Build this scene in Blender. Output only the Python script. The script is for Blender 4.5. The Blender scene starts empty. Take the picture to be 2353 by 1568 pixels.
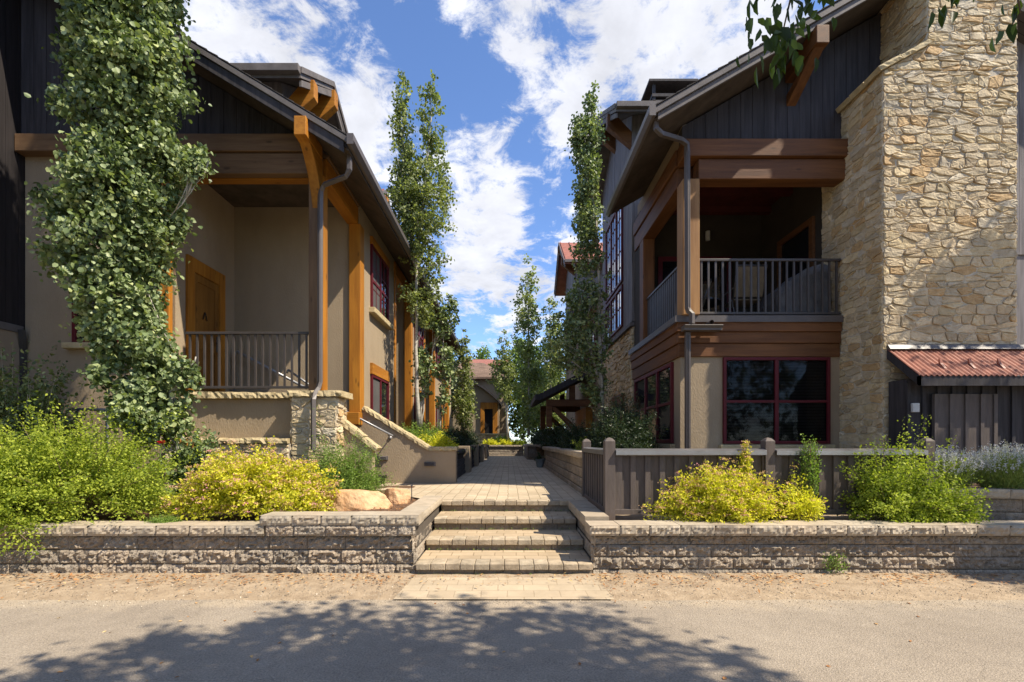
import bpy, bmesh, math, random
import numpy as np
from mathutils import Vector, Matrix, noise as mnoise

SC = bpy.context.scene
COL = SC.collection
FPX, CX, CY, H = 1111.4, 1169.4, 1014.9, 1.40      # focal length, principal point (pixels of a 2353 px wide view), eye height

def W(px, py, d):
    """A point d metres ahead of the camera that is seen at (px, py)."""
    return Vector(((px - CX) / FPX * d, d, H + (CY - py) / FPX * d))

# ------------------------------------------------------------------ scene graph helpers
def tag(o, label=None, cat=None, group=None, kind=None):
    if label: o['label'] = label
    if cat: o['category'] = cat
    if group: o['group'] = group
    if kind: o['kind'] = kind
    return o

def thing(name, label, cat, loc, group=None):
    o = bpy.data.objects.new(name, None)
    o.empty_display_size = 0.2
    COL.objects.link(o)
    o.location = loc
    return tag(o, label, cat, group)

def wloc(o):
    v = Vector((0, 0, 0))
    while o is not None:
        v += Vector(o.location); o = o.parent
    return v

class MB:
    """Collects shapes in world coordinates and links them as one mesh object."""
    def __init__(s):
        s.v, s.f, s.c = [], [], []
    def add(s, verts, faces, col=None):
        b = len(s.v)
        s.v += [tuple(p) for p in verts]
        s.f += [tuple(i + b for i in fc) for fc in faces]
        s.c += [col if col is not None else (1, 1, 1)] * len(verts)
        return s
    def box(s, x0, x1, y0, y1, z0, z1, col=None):
        if x0 > x1: x0, x1 = x1, x0
        if y0 > y1: y0, y1 = y1, y0
        if z0 > z1: z0, z1 = z1, z0
        v = [(x0,y0,z0),(x1,y0,z0),(x1,y1,z0),(x0,y1,z0),(x0,y0,z1),(x1,y0,z1),(x1,y1,z1),(x0,y1,z1)]
        return s.add(v, [(0,3,2,1),(4,5,6,7),(0,1,5,4),(1,2,6,5),(2,3,7,6),(3,0,4,7)], col)
    def bar(s, p, q, w, h, up=(0, 0, 1), col=None):
        """A rectangular bar from p to q, w wide across and h tall along up."""
        p, q = Vector(p), Vector(q)
        d = (q - p).normalized(); u = Vector(up)
        r = d.cross(u)
        if r.length < 1e-5: r = d.cross(Vector((0, 1, 0)))
        r.normalize(); u = r.cross(d).normalized()
        v = []
        for c in (p, q):
            for a, b in ((-1,-1),(1,-1),(1,1),(-1,1)):
                v.append(c + r * (a * w / 2) + u * (b * h / 2))
        return s.add(v, [(0,1,2,3),(4,7,6,5),(0,4,5,1),(1,5,6,2),(2,6,7,3),(3,7,4,0)], col)
    def prism(s, poly, axis, a0, a1, col=None):
        n = len(poly)
        def m(p, a):
            if axis == 'y': return (p[0], a, p[1])
            if axis == 'x': return (a, p[0], p[1])
            return (p[0], p[1], a)
        v = [m(p, a0) for p in poly] + [m(p, a1) for p in poly]
        f = [tuple(range(n)), tuple(range(2*n-1, n-1, -1))]
        f += [(i, (i+1) % n, n + (i+1) % n, n + i) for i in range(n)]
        return s.add(v, f, col)
    def tube(s, pts, r, n=8, rect=None, col=None, cap=True):
        pts = [Vector(p) for p in pts]
        rs = r if isinstance(r, (list, tuple)) else [r] * len(pts)
        up = Vector((0, 0, 1))
        verts = []
        t0 = (pts[1] - pts[0]).normalized()
        ref = t0.cross(up)
        if ref.length < 1e-3: ref = Vector((1, 0, 0))
        ref.normalize()
        for i, p in enumerate(pts):
            a = pts[max(0, i-1)]; b = pts[min(len(pts)-1, i+1)]
            t = (b - a)
            if t.length < 1e-9: t = t0.copy()
            t.normalize()
            ref = ref - t * ref.dot(t)
            if ref.length < 1e-4: ref = t.orthogonal()
            ref.normalize()
            bi = t.cross(ref)
            if rect:
                for a_, b_ in ((-1,-1),(1,-1),(1,1),(-1,1)):
                    verts.append(p + ref * (a_ * rect[0] / 2) + bi * (b_ * rect[1] / 2))
            else:
                for k in range(n):
                    an = 2 * math.pi * k / n
                    verts.append(p + (ref * math.cos(an) + bi * math.sin(an)) * rs[i])
        k = 4 if rect else n
        f = []
        for i in range(len(pts) - 1):
            for j in range(k):
                f.append((i*k + j, i*k + (j+1) % k, (i+1)*k + (j+1) % k, (i+1)*k + j))
        if cap:
            f.append(tuple(range(k-1, -1, -1)))
            f.append(tuple((len(pts)-1)*k + j for j in range(k)))
        return s.add(verts, f, col)
    def build(s, name, mat, parent=None, bevel=0.0, smooth=False, colors=False, seg=2, recalc=True):
        me = bpy.data.meshes.new(name)
        off = wloc(parent) if parent is not None else Vector((0, 0, 0))
        me.from_pydata([(x - off.x, y - off.y, z - off.z) for x, y, z in s.v], [], s.f)
        if colors:
            at = me.color_attributes.new('Col', 'FLOAT_COLOR', 'POINT')
            at.data.foreach_set('color', np.array([(c[0], c[1], c[2], 1) for c in s.c], dtype=np.float32).ravel())
        if recalc:
            bm = bmesh.new(); bm.from_mesh(me)
            bmesh.ops.recalc_face_normals(bm, faces=bm.faces)
            bm.to_mesh(me); bm.free()
        if smooth:
            me.polygons.foreach_set('use_smooth', [True] * len(me.polygons))
        me.materials.append(mat)
        me.update()
        o = bpy.data.objects.new(name, me)
        COL.objects.link(o)
        if parent is not None: o.parent = parent
        if bevel:
            m = o.modifiers.new('bevel', 'BEVEL'); m.width = bevel; m.segments = seg; m.limit_method = 'ANGLE'; m.angle_limit = 0.6
        return o

def dup(root, loc, label=None, group=None):
    """A copy of a thing with its parts and sub-parts."""
    r = root.copy(); COL.objects.link(r); r.location = loc
    if label: r['label'] = label
    if group: r['group'] = group
    for ch in list(root.children):
        c = ch.copy(); COL.objects.link(c); c.parent = r
        for g in list(ch.children):
            d = g.copy(); COL.objects.link(d); d.parent = c
    return r

# ------------------------------------------------------------------ materials
def nt(m):
    m.use_nodes = True
    t = m.node_tree
    return t, t.nodes, t.links

def mat(name, col, var=0.15, scale=6.0, rough=0.85, bump=0.15, bscale=40.0, spec=0.3, stretch=(1, 1, 1),
        col2=None, attr=False, metal=0.0, bdist=0.01, detail=5.0):
    """Colour broken up by noise, plus a fine relief."""
    m = bpy.data.materials.new(name)
    t, N, L = nt(m)
    P = N['Principled BSDF']
    tc = N.new('ShaderNodeTexCoord')
    mp = N.new('ShaderNodeMapping'); mp.inputs['Scale'].default_value = stretch
    L.new(tc.outputs['Object'], mp.inputs['Vector'])
    n1 = N.new('ShaderNodeTexNoise'); n1.inputs['Scale'].default_value = scale; n1.inputs['Detail'].default_value = detail
    n1.inputs['Roughness'].default_value = 0.65
    L.new(mp.outputs[0], n1.inputs['Vector'])
    mix = N.new('ShaderNodeMix'); mix.data_type = 'RGBA'
    c2 = col2 if col2 else tuple(max(0, c * (1 - 2 * var)) for c in col)
    c1 = col if col2 else tuple(min(1, c * (1 + var)) for c in col)
    mix.inputs['A'].default_value = (*c2, 1); mix.inputs['B'].default_value = (*c1, 1)
    rg = N.new('ShaderNodeMapRange'); rg.inputs['From Min'].default_value = 0.32; rg.inputs['From Max'].default_value = 0.68
    L.new(n1.outputs['Fac'], rg.inputs['Value']); L.new(rg.outputs[0], mix.inputs['Factor'])
    out = mix.outputs['Result']
    if attr:
        a = N.new('ShaderNodeVertexColor'); a.layer_name = 'Col'
        mm = N.new('ShaderNodeMix'); mm.data_type = 'RGBA'; mm.blend_type = 'MULTIPLY'; mm.inputs['Factor'].default_value = 1
        L.new(out, mm.inputs['A']); L.new(a.outputs['Color'], mm.inputs['B']); out = mm.outputs['Result']
    L.new(out, P.inputs['Base Color'])
    P.inputs['Roughness'].default_value = rough; P.inputs['Specular IOR Level'].default_value = spec
    P.inputs['Metallic'].default_value = metal
    if bump:
        n2 = N.new('ShaderNodeTexNoise'); n2.inputs['Scale'].default_value = bscale; n2.inputs['Detail'].default_value = 6
        L.new(mp.outputs[0], n2.inputs['Vector'])
        b = N.new('ShaderNodeBump'); b.inputs['Strength'].default_value = bump; b.inputs['Distance'].default_value = bdist
        L.new(n2.outputs['Fac'], b.inputs['Height']); L.new(b.outputs[0], P.inputs['Normal'])
    return m

def wood(name, col, axis, var=0.35, rough=0.6, col2=None):
    s = {'x': (0.6, 9, 9), 'y': (9, 0.6, 9), 'z': (9, 9, 0.6)}[axis]
    m = mat(name, col, var=var, scale=1.6, rough=rough, bump=0.4, bscale=7, stretch=s, col2=col2, spec=0.3, bdist=0.006, detail=8)
    t, N, L = nt(m); P = N['Principled BSDF']; base = P.inputs['Base Color'].links[0].from_socket
    tc = N.new('ShaderNodeTexCoord'); mp = N.new('ShaderNodeMapping'); mp.inputs['Scale'].default_value = {'x': (.35, 1, 1), 'y': (1, .35, 1), 'z': (1, 1, .35)}[axis]
    L.new(tc.outputs['Object'], mp.inputs['Vector'])
    v = N.new('ShaderNodeTexVoronoi'); v.inputs['Scale'].default_value = 5.5; L.new(mp.outputs[0], v.inputs['Vector'])        # knots
    k = N.new('ShaderNodeMapRange'); k.interpolation_type = 'SMOOTHSTEP'; k.inputs['From Min'].default_value = .04; k.inputs['From Max'].default_value = .16
    k.inputs['To Min'].default_value = .45; k.inputs['To Max'].default_value = 1; L.new(v.outputs['Distance'], k.inputs['Value'])
    n = N.new('ShaderNodeTexNoise'); n.inputs['Scale'].default_value = 1.7; n.inputs['Detail'].default_value = 4; L.new(mp.outputs[0], n.inputs['Vector'])   # faded patches
    r = N.new('ShaderNodeMapRange'); r.inputs['From Min'].default_value = .3; r.inputs['From Max'].default_value = .7; r.inputs['To Min'].default_value = .72; r.inputs['To Max'].default_value = 1.18; L.new(n.outputs['Fac'], r.inputs['Value'])
    mm = N.new('ShaderNodeMath'); mm.operation = 'MULTIPLY'; L.new(k.outputs[0], mm.inputs[0]); L.new(r.outputs[0], mm.inputs[1])
    x = N.new('ShaderNodeMix'); x.data_type = 'RGBA'; x.blend_type = 'MULTIPLY'; x.inputs['Factor'].default_value = 1; L.new(base, x.inputs['A']); L.new(mm.outputs[0], x.inputs['B'])
    L.new(x.outputs['Result'], P.inputs['Base Color'])
    return m

def glass_dark(name, col=(0.012, 0.013, 0.016), rough=0.03, ior=1.9):
    m = bpy.data.materials.new(name)
    t, N, L = nt(m); P = N['Principled BSDF']
    P.inputs['Base Color'].default_value = (*col, 1); P.inputs['Roughness'].default_value = rough
    P.inputs['IOR'].default_value = ior
    tc = N.new('ShaderNodeTexCoord'); n = N.new('ShaderNodeTexNoise'); n.inputs['Scale'].default_value = 1.6
    L.new(tc.outputs['Object'], n.inputs['Vector'])
    b = N.new('ShaderNodeBump'); b.inputs['Strength'].default_value = 0.02; b.inputs['Distance'].default_value = 0.05
    L.new(n.outputs['Fac'], b.inputs['Height']); L.new(b.outputs[0], P.inputs['Normal'])
    return m

def glass_clear(name):
    m = bpy.data.materials.new(name)
    t, N, L = nt(m)
    N.remove(N['Principled BSDF'])
    tr = N.new('ShaderNodeBsdfTransparent'); tr.inputs['Color'].default_value = (0.60, 0.60, 0.61, 1)
    gl = N.new('ShaderNodeBsdfGlossy'); gl.inputs['Roughness'].default_value = 0.04
    fr = N.new('ShaderNodeFresnel'); fr.inputs['IOR'].default_value = 1.24
    mx = N.new('ShaderNodeMixShader')
    L.new(fr.outputs[0], mx.inputs[0]); L.new(tr.outputs[0], mx.inputs[1]); L.new(gl.outputs[0], mx.inputs[2])
    L.new(mx.outputs[0], N['Material Output'].inputs['Surface'])
    return m

def leaf_mat(name, stops, trans=0.3, rough=0.5, tint=1.25, spec=0.35):
    """Leaves whose own colour differs from leaf to leaf."""
    m = bpy.data.materials.new(name)
    t, N, L = nt(m); P = N['Principled BSDF']
    a = N.new('ShaderNodeAttribute'); a.attribute_name = 'rnd'
    r = N.new('ShaderNodeValToRGB'); cr = r.color_ramp
    cr.elements[0].position = stops[0][0]; cr.elements[0].color = (*stops[0][1], 1)
    cr.elements[1].position = stops[-1][0]; cr.elements[1].color = (*stops[-1][1], 1)
    for p, c in stops[1:-1]:
        e = cr.elements.new(p); e.color = (*c, 1)
    L.new(a.outputs['Fac'], r.inputs['Fac'])
    L.new(r.outputs['Color'], P.inputs['Base Color'])
    P.inputs['Roughness'].default_value = rough; P.inputs['Specular IOR Level'].default_value = spec
    tl = N.new('ShaderNodeBsdfTranslucent')
    mul = N.new('ShaderNodeMix'); mul.data_type = 'RGBA'; mul.blend_type = 'MULTIPLY'; mul.inputs['Factor'].default_value = 1
    mul.inputs['B'].default_value = (tint * 1.05, tint * 1.15, tint * 0.5, 1); mul.clamp_result = True
    L.new(r.outputs['Color'], mul.inputs['A']); L.new(mul.outputs['Result'], tl.inputs['Color'])
    mx = N.new('ShaderNodeMixShader'); mx.inputs[0].default_value = trans
    L.new(P.outputs[0], mx.inputs[1]); L.new(tl.outputs[0], mx.inputs[2])
    L.new(mx.outputs[0], N['Material Output'].inputs['Surface'])
    return m

def paver_mat(name, col, col2, mortar, bw, bh, along_y=True, bump=0.5, grass=0.0):
    m = bpy.data.materials.new(name)
    t, N, L = nt(m); P = N['Principled BSDF']
    tc = N.new('ShaderNodeTexCoord'); mp = N.new('ShaderNodeMapping')
    if along_y: mp.inputs['Rotation'].default_value = (0, 0, math.pi / 2)
    L.new(tc.outputs['Object'], mp.inputs['Vector'])
    # slight wander of the joints
    nz = N.new('ShaderNodeTexNoise'); nz.inputs['Scale'].default_value = 2.5
    L.new(mp.outputs[0], nz.inputs['Vector'])
    va = N.new('ShaderNodeVectorMath'); va.operation = 'SCALE'; va.inputs['Scale'].default_value = 0.03
    L.new(nz.outputs['Color'], va.inputs[0])
    ad = N.new('ShaderNodeVectorMath'); ad.operation = 'ADD'
    L.new(mp.outputs[0], ad.inputs[0]); L.new(va.outputs[0], ad.inputs[1])
    b = N.new('ShaderNodeTexBrick')
    b.inputs['Scale'].default_value = 1.0; b.inputs['Brick Width'].default_value = bw; b.inputs['Row Height'].default_value = bh
    b.inputs['Mortar Size'].default_value = 0.006; b.inputs['Mortar Smooth'].default_value = 0.35; b.inputs['Bias'].default_value = 0.0
    b.inputs['Color1'].default_value = (*col, 1); b.inputs['Color2'].default_value = (*col2, 1); b.inputs['Mortar'].default_value = (*mortar, 1)
    b.offset = 0.37
    L.new(ad.outputs[0], b.inputs['Vector'])
    n1 = N.new('ShaderNodeTexNoise'); n1.inputs['Scale'].default_value = 1.4; n1.inputs['Detail'].default_value = 8; n1.inputs['Roughness'].default_value = 0.7
    L.new(tc.outputs['Object'], n1.inputs['Vector'])
    rg = N.new('ShaderNodeMapRange'); rg.inputs['From Min'].default_value = .3; rg.inputs['From Max'].default_value = .7
    rg.inputs['To Min'].default_value = .72; rg.inputs['To Max'].default_value = 1.12
    L.new(n1.outputs['Fac'], rg.inputs['Value'])
    mu = N.new('ShaderNodeMix'); mu.data_type = 'RGBA'; mu.blend_type = 'MULTIPLY'; mu.inputs['Factor'].default_value = 1
    L.new(b.outputs['Color'], mu.inputs['A']); L.new(rg.outputs[0], mu.inputs['B'])
    L.new(mu.outputs['Result'], P.inputs['Base Color'])
    P.inputs['Roughness'].default_value = .9; P.inputs['Specular IOR Level'].default_value = .2
    n2 = N.new('ShaderNodeTexNoise'); n2.inputs['Scale'].default_value = 60; n2.inputs['Detail'].default_value = 4
    L.new(tc.outputs['Object'], n2.inputs['Vector'])
    inv = N.new('ShaderNodeMath'); inv.operation = 'MULTIPLY_ADD'; inv.inputs[1].default_value = -1.0
    L.new(b.outputs['Fac'], inv.inputs[0])
    sc = N.new('ShaderNodeMath'); sc.operation = 'MULTIPLY'; sc.inputs[1].default_value = .35
    L.new(n2.outputs['Fac'], sc.inputs[0]); L.new(sc.outputs[0], inv.inputs[2])
    bp = N.new('ShaderNodeBump'); bp.inputs['Strength'].default_value = bump; bp.inputs['Distance'].default_value = .012
    L.new(inv.outputs[0], bp.inputs['Height']); L.new(bp.outputs[0], P.inputs['Normal'])
    return m

def shingle_mat(name, col):
    m = paver_mat(name, col, tuple(c * .7 for c in col), tuple(c * .25 for c in col), .3, .14, along_y=False, bump=.6)
    return m

def asphalt_mat():
    m = bpy.data.materials.new('asphalt')
    t, N, L = nt(m); P = N['Principled BSDF']
    tc = N.new('ShaderNodeTexCoord')
    def nz(s, d=6, r=.6):
        n = N.new('ShaderNodeTexNoise'); n.inputs['Scale'].default_value = s; n.inputs['Detail'].default_value = d; n.inputs['Roughness'].default_value = r
        L.new(tc.outputs['Object'], n.inputs['Vector']); return n
    big, mid, fine = nz(.7, 8, .65), nz(9, 6), nz(75, 4, .75)
    r1 = N.new('ShaderNodeValToRGB')
    r1.color_ramp.elements[0].position = .3; r1.color_ramp.elements[0].color = (.235, .196, .152, 1)
    r1.color_ramp.elements[1].position = .72; r1.color_ramp.elements[1].color = (.35, .297, .232, 1)
    L.new(big.outputs['Fac'], r1.inputs['Fac'])
    v = N.new('ShaderNodeTexVoronoi'); v.inputs['Scale'].default_value = 110; L.new(tc.outputs['Object'], v.inputs['Vector'])
    rg = N.new('ShaderNodeMapRange'); rg.inputs['From Min'].default_value = .3; rg.inputs['From Max'].default_value = .7
    rg.inputs['To Min'].default_value = .45; rg.inputs['To Max'].default_value = 1.5
    L.new(fine.outputs['Fac'], rg.inputs['Value'])
    mu = N.new('ShaderNodeMix'); mu.data_type = 'RGBA'; mu.blend_type = 'MULTIPLY'; mu.inputs['Factor'].default_value = .8
    L.new(r1.outputs['Color'], mu.inputs['A']); L.new(rg.outputs[0], mu.inputs['B'])
    rg2 = N.new('ShaderNodeMapRange'); rg2.inputs['To Min'].default_value = .8; rg2.inputs['To Max'].default_value = 1.2
    L.new(mid.outputs['Fac'], rg2.inputs['Value'])
    mu2 = N.new('ShaderNodeMix'); mu2.data_type = 'RGBA'; mu2.blend_type = 'MULTIPLY'; mu2.inputs['Factor'].default_value = 1
    L.new(mu.outputs['Result'], mu2.inputs['A']); L.new(rg2.outputs[0], mu2.inputs['B'])
    L.new(mu2.outputs['Result'], P.inputs['Base Color'])
    P.inputs['Roughness'].default_value = .88; P.inputs['Specular IOR Level'].default_value = .25
    # dust and grit carried from the verge onto the edge of the road
    sx = N.new('ShaderNodeSeparateXYZ'); L.new(tc.outputs['Object'], sx.inputs[0])
    wn = N.new('ShaderNodeMath'); wn.operation = 'MULTIPLY_ADD'; wn.inputs[1].default_value = 1.5; L.new(nz(1.9, 9, .7).outputs['Fac'], wn.inputs[0]); L.new(sx.outputs['Y'], wn.inputs[2])
    dm = N.new('ShaderNodeMapRange'); dm.interpolation_type = 'SMOOTHSTEP'; dm.inputs['From Min'].default_value = 4.72; dm.inputs['From Max'].default_value = 5.15
    dm.inputs['To Max'].default_value = .75; L.new(wn.outputs[0], dm.inputs['Value'])
    mu3 = N.new('ShaderNodeMix'); mu3.data_type = 'RGBA'; L.new(dm.outputs[0], mu3.inputs['Factor']); L.new(mu2.outputs['Result'], mu3.inputs['A'])
    du = N.new('ShaderNodeMix'); du.data_type = 'RGBA'; du.blend_type = 'MULTIPLY'; du.inputs['Factor'].default_value = .6; du.inputs['A'].default_value = (.43, .35, .25, 1); L.new(rg.outputs[0], du.inputs['B'])
    L.new(du.outputs['Result'], mu3.inputs['B'])
    # fine cracks
    wv = N.new('ShaderNodeVectorMath'); wv.operation = 'SCALE'; wv.inputs['Scale'].default_value = .5; L.new(nz(2.2, 5).outputs['Color'], wv.inputs[0])
    wa = N.new('ShaderNodeVectorMath'); wa.operation = 'ADD'; L.new(tc.outputs['Object'], wa.inputs[0]); L.new(wv.outputs[0], wa.inputs[1])
    vc = N.new('ShaderNodeTexVoronoi'); vc.feature = 'DISTANCE_TO_EDGE'; vc.inputs['Scale'].default_value = .55; L.new(wa.outputs[0], vc.inputs['Vector'])
    cm = N.new('ShaderNodeMapRange'); cm.inputs['From Max'].default_value = .0045; cm.inputs['To Min'].default_value = .82; cm.inputs['To Max'].default_value = 1; L.new(vc.outputs['Distance'], cm.inputs['Value'])
    mu4 = N.new('ShaderNodeMix'); mu4.data_type = 'RGBA'; mu4.blend_type = 'MULTIPLY'; mu4.inputs['Factor'].default_value = 1; L.new(mu3.outputs['Result'], mu4.inputs['A']); L.new(cm.outputs[0], mu4.inputs['B'])
    L.new(mu4.outputs['Result'], P.inputs['Base Color'])
    bp = N.new('ShaderNodeBump'); bp.inputs['Strength'].default_value = .7; bp.inputs['Distance'].default_value = .006
    L.new(v.outputs['Distance'], bp.inputs['Height']); L.new(bp.outputs[0], P.inputs['Normal'])
    return m

M = {}
M['asphalt'] = asphalt_mat()
M['dirt'] = mat('dirt', (.40, .31, .21), col2=(.25, .185, .12), scale=7, bump=.6, bscale=55, bdist=.02, detail=9)
M['mulch'] = mat('mulch', (.20, .115, .065), col2=(.07, .04, .025), scale=45, bump=1, bscale=70, bdist=.02)
M['terrain'] = mat('terrain', (.16, .15, .07), col2=(.09, .08, .045), scale=3, bump=.6, bscale=30, bdist=.03)
M['paver'] = paver_mat('paver', (.52, .425, .30), (.44, .355, .245), (.27, .22, .14), .24, .16, True)
M['paver_step'] = paver_mat('paver_step', (.48, .375, .25), (.39, .30, .195), (.27, .205, .125), .24, .16, False)
M['paver_dusty'] = paver_mat('paver_dusty', (.48, .39, .27), (.42, .335, .23), (.35, .275, .185), .24, .16, False, bump=.3)
M['paver_nose'] = mat('paver_nose', (.43, .35, .245), var=.18, scale=9, bump=.6, bscale=60, attr=True)
M['block'] = mat('block', (.39, .325, .25), col2=(.25, .205, .155), scale=16, bump=1.0, bscale=60, bdist=.022, attr=True)
M['block_top'] = mat('block_top', (.44, .365, .27), col2=(.32, .265, .195), scale=7, bump=.4, bscale=90, bdist=.006, attr=True)
M['block_dark'] = mat('block_dark', (.085, .075, .07), col2=(.05, .045, .042), scale=16, bump=.7, bscale=60, attr=True)
M['stucco'] = mat('stucco', (.36, .282, .19), col2=(.29, .225, .15), scale=1.6, bump=.6, bscale=55, bdist=.010, stretch=(1, 1, .45), detail=9)
M['stucco_dark'] = mat('stucco_dark', (.30, .235, .165), var=.07, scale=2.0, bump=.35, bscale=70, bdist=.006)
M['siding'] = mat('siding', (.052, .047, .050), var=.22, scale=2.2, rough=.75, bump=.3, bscale=9, stretch=(8, 8, .5), bdist=.004)
M['siding_grey'] = mat('siding_grey', (.205, .19, .195), var=.2, scale=2.2, rough=.75, bump=.3, bscale=9, stretch=(8, 8, .5), bdist=.004)
M['trim'] = mat('trim', (.14, .125, .12), var=.15, scale=4, rough=.7, bump=.15)
M['gutter'] = mat('gutter', (.105, .09, .084), var=.08, scale=5, rough=.45, bump=.05, spec=.5)
M['shingle'] = shingle_mat('shingle', (.075, .068, .066))
M['shingle_brown'] = shingle_mat('shingle_brown', (.22, .15, .11))
M['soffit'] = mat('soffit', (.085, .065, .05), var=.2, scale=3, bump=.2)
for ax in 'xyz':
    M['orange_' + ax] = wood('orange_wood_' + ax, (.44, .185, .020), ax, col2=(.30, .110, .011))
    M['brown_' + ax] = wood('brown_wood_' + ax, (.215, .128, .066), ax, col2=(.125, .070, .036))
    M['red_' + ax] = wood('red_wood_' + ax, (.195, .082, .028), ax, col2=(.095, .038, .014))
M['door_wood'] = wood('door_wood', (.30, .135, .022), 'z', col2=(.20, .08, .012))
M['honey_z'] = wood('honey_wood_z', (.42, .23, .09), 'z', col2=(.30, .15, .055))
M['fence'] = mat('fence_paint', (.122, .099, .087), var=.12, scale=3, rough=.7, bump=.5, bscale=10, stretch=(5, 5, 1), bdist=.004)
M['metal_dark'] = mat('dark_metal', (.05, .048, .048), var=.06, scale=6, rough=.3, bump=.03, spec=.7)
M['metal_cap'] = mat('metal_cap', (.42, .41, .41), var=.06, scale=6, rough=.28, bump=.03, metal=.75)
M['rail'] = mat('rail_paint', (.066, .056, .052), var=.08, scale=6, rough=.45, bump=.05, spec=.45)
M['steel'] = mat('steel', (.30, .30, .31), var=.08, scale=6, rough=.4, bump=.03, spec=.5, metal=.4)
M['burgundy'] = mat('burgundy_paint', (.105, .009, .015), var=.1, scale=4, rough=.5, bump=.05)
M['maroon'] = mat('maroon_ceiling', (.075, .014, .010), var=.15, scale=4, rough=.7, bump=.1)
M['balcony_wall_shaded'] = mat('balcony_wall_shaded', (.05, .040, .030), var=.1, scale=2, bump=.2)  # the balcony's shade is put into this dark wall colour
M['red_metal'] = mat('red_metal', (.31, .115, .072), var=.14, scale=5, rough=.5, bump=.05, spec=.4)
M['stone'] = mat('stone', (1, 1, 1), col2=(.70, .66, .62), scale=11, bump=.6, bscale=30, bdist=.02, attr=True, detail=8)
M['backing'] = mat('backing', (.10, .085, .07), var=.1, scale=10, bump=.3)
M['mortar'] = mat('mortar', (.60, .525, .41), var=.1, scale=10, bump=.5, bscale=60)
M['flag'] = mat('flagstone', (.52, .425, .25), col2=(.36, .285, .16), scale=7, bump=.6, bscale=25, bdist=.02)
M['rock'] = mat('sandstone_rock', (.66, .44, .25), col2=(.46, .25, .12), scale=5, bump=.7, bscale=22, bdist=.03, detail=9)
M['glass'] = glass_dark('window_glass')
M['glass_sky'] = glass_dark('reflective_glass', (.62, .66, .70), .03, 1.6)
M['glass_sky'].node_tree.nodes['Principled BSDF'].inputs['Metallic'].default_value = .8
M['siding_black'] = mat('black_siding', (.022, .018, .019), var=.22, scale=2.2, rough=.75, bump=.3, bscale=9, stretch=(8, 8, .5), bdist=.004)
M['glass_clear'] = glass_clear('clear_glass')
M['blind'] = mat('blind', (.085, .08, .075), var=.05, bump=0)
M['screen'] = mat('insect_screen', (.09, .085, .085), var=.1, scale=2, bump=0, rough=.9)
M['black'] = mat('black_interior', (.012, .011, .012), var=.1, bump=0)
M['backing_grey'] = mat('blind_shadow', (.045, .042, .04), var=.05, bump=0)
M['canvas'] = mat('canvas', (.20, .16, .105), var=.15, scale=6, bump=.2)
M['cover'] = mat('grey_cover', (.13, .13, .135), var=.2, scale=5, bump=.3)
M['white_box'] = mat('pale_plastic', (.55, .55, .53), var=.05, bump=0, rough=.5)
M['bark'] = mat('aspen_bark', (.52, .49, .42), col2=(.26, .24, .20), scale=9, bump=.4, bscale=20, stretch=(1, 1, 2))
M['bark_dark'] = mat('dark_bark', (.16, .125, .095), col2=(.08, .06, .045), scale=14, bump=.8, bscale=22, stretch=(2, 2, .5))
M['twig'] = mat('twig', (.21, .155, .10), var=.2, bump=.1)
M['twig_pale'] = mat('pale_twig', (.50, .45, .36), var=.2, bump=.1)
M['leaf_aspen'] = leaf_mat('aspen_leaf', [(0, (.055, .085, .03)), (.35, (.15, .205, .08)), (.7, (.31, .37, .175)), (1, (.50, .54, .24))], .24, .46, spec=.42)
M['leaf_poplar'] = leaf_mat('poplar_leaf', [(0, (.10, .13, .045)), (.5, (.22, .26, .10)), (.85, (.34, .37, .14)), (1, (.50, .50, .16))], .40, .46, spec=.42)
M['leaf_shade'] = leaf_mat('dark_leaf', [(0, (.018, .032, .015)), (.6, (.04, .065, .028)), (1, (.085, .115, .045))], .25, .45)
M['leaf_tree'] = leaf_mat('broad_leaf', [(0, (.08, .13, .03)), (.5, (.17, .25, .055)), (1, (.34, .42, .08))], .35, .5)
M['leaf_lime'] = leaf_mat('lime_leaf', [(0, (.11, .165, .022)), (.5, (.32, .38, .045)), (1, (.58, .62, .10))], .38, .6, spec=.2)
M['leaf_green'] = leaf_mat('green_leaf', [(0, (.09, .15, .03)), (.5, (.20, .30, .06)), (1, (.38, .48, .11))], .36, .6, spec=.2)
M['leaf_gold'] = leaf_mat('gold_leaf', [(0, (.28, .32, .03)), (.45, (.64, .60, .05)), (1, (.86, .80, .13))], .42, .6, spec=.2)
M['leaf_lav'] = leaf_mat('lavender_leaf', [(0, (.14, .19, .05)), (1, (.34, .42, .12))], .3, .6)
M['bloom_pink'] = leaf_mat('pink_bloom', [(0, (.55, .36, .20)), (.55, (.68, .44, .27)), (.86, (.66, .36, .32)), (1, (.72, .28, .40))], .3, .8, tint=1, spec=.1)
M['bloom_lav'] = leaf_mat('lavender_bloom', [(0, (.42, .42, .48)), (1, (.66, .65, .74))], .3, .8, tint=1, spec=.1)
M['leaf_street'] = leaf_mat('ash_leaf', [(0, (.03, .05, .012)), (.6, (.06, .10, .02)), (1, (.14, .20, .03))], .42, .45)
M['leaf_dry'] = leaf_mat('dry_leaf', [(0, (.20, .085, .03)), (.6, (.42, .20, .07)), (1, (.62, .45, .22))], .1, .8)
M['red_petal'] = mat('red_petal', (.62, .02, .05), var=.1, bump=0, rough=.6)
M['bud'] = mat('orange_bud', (.50, .22, .05), var=.2, bump=0)
M['stem_green'] = mat('green_stem', (.12, .17, .05), var=.2, bump=0)
M['pot'] = mat('grey_pot', (.20, .22, .22), var=.1, bump=.05)

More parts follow.
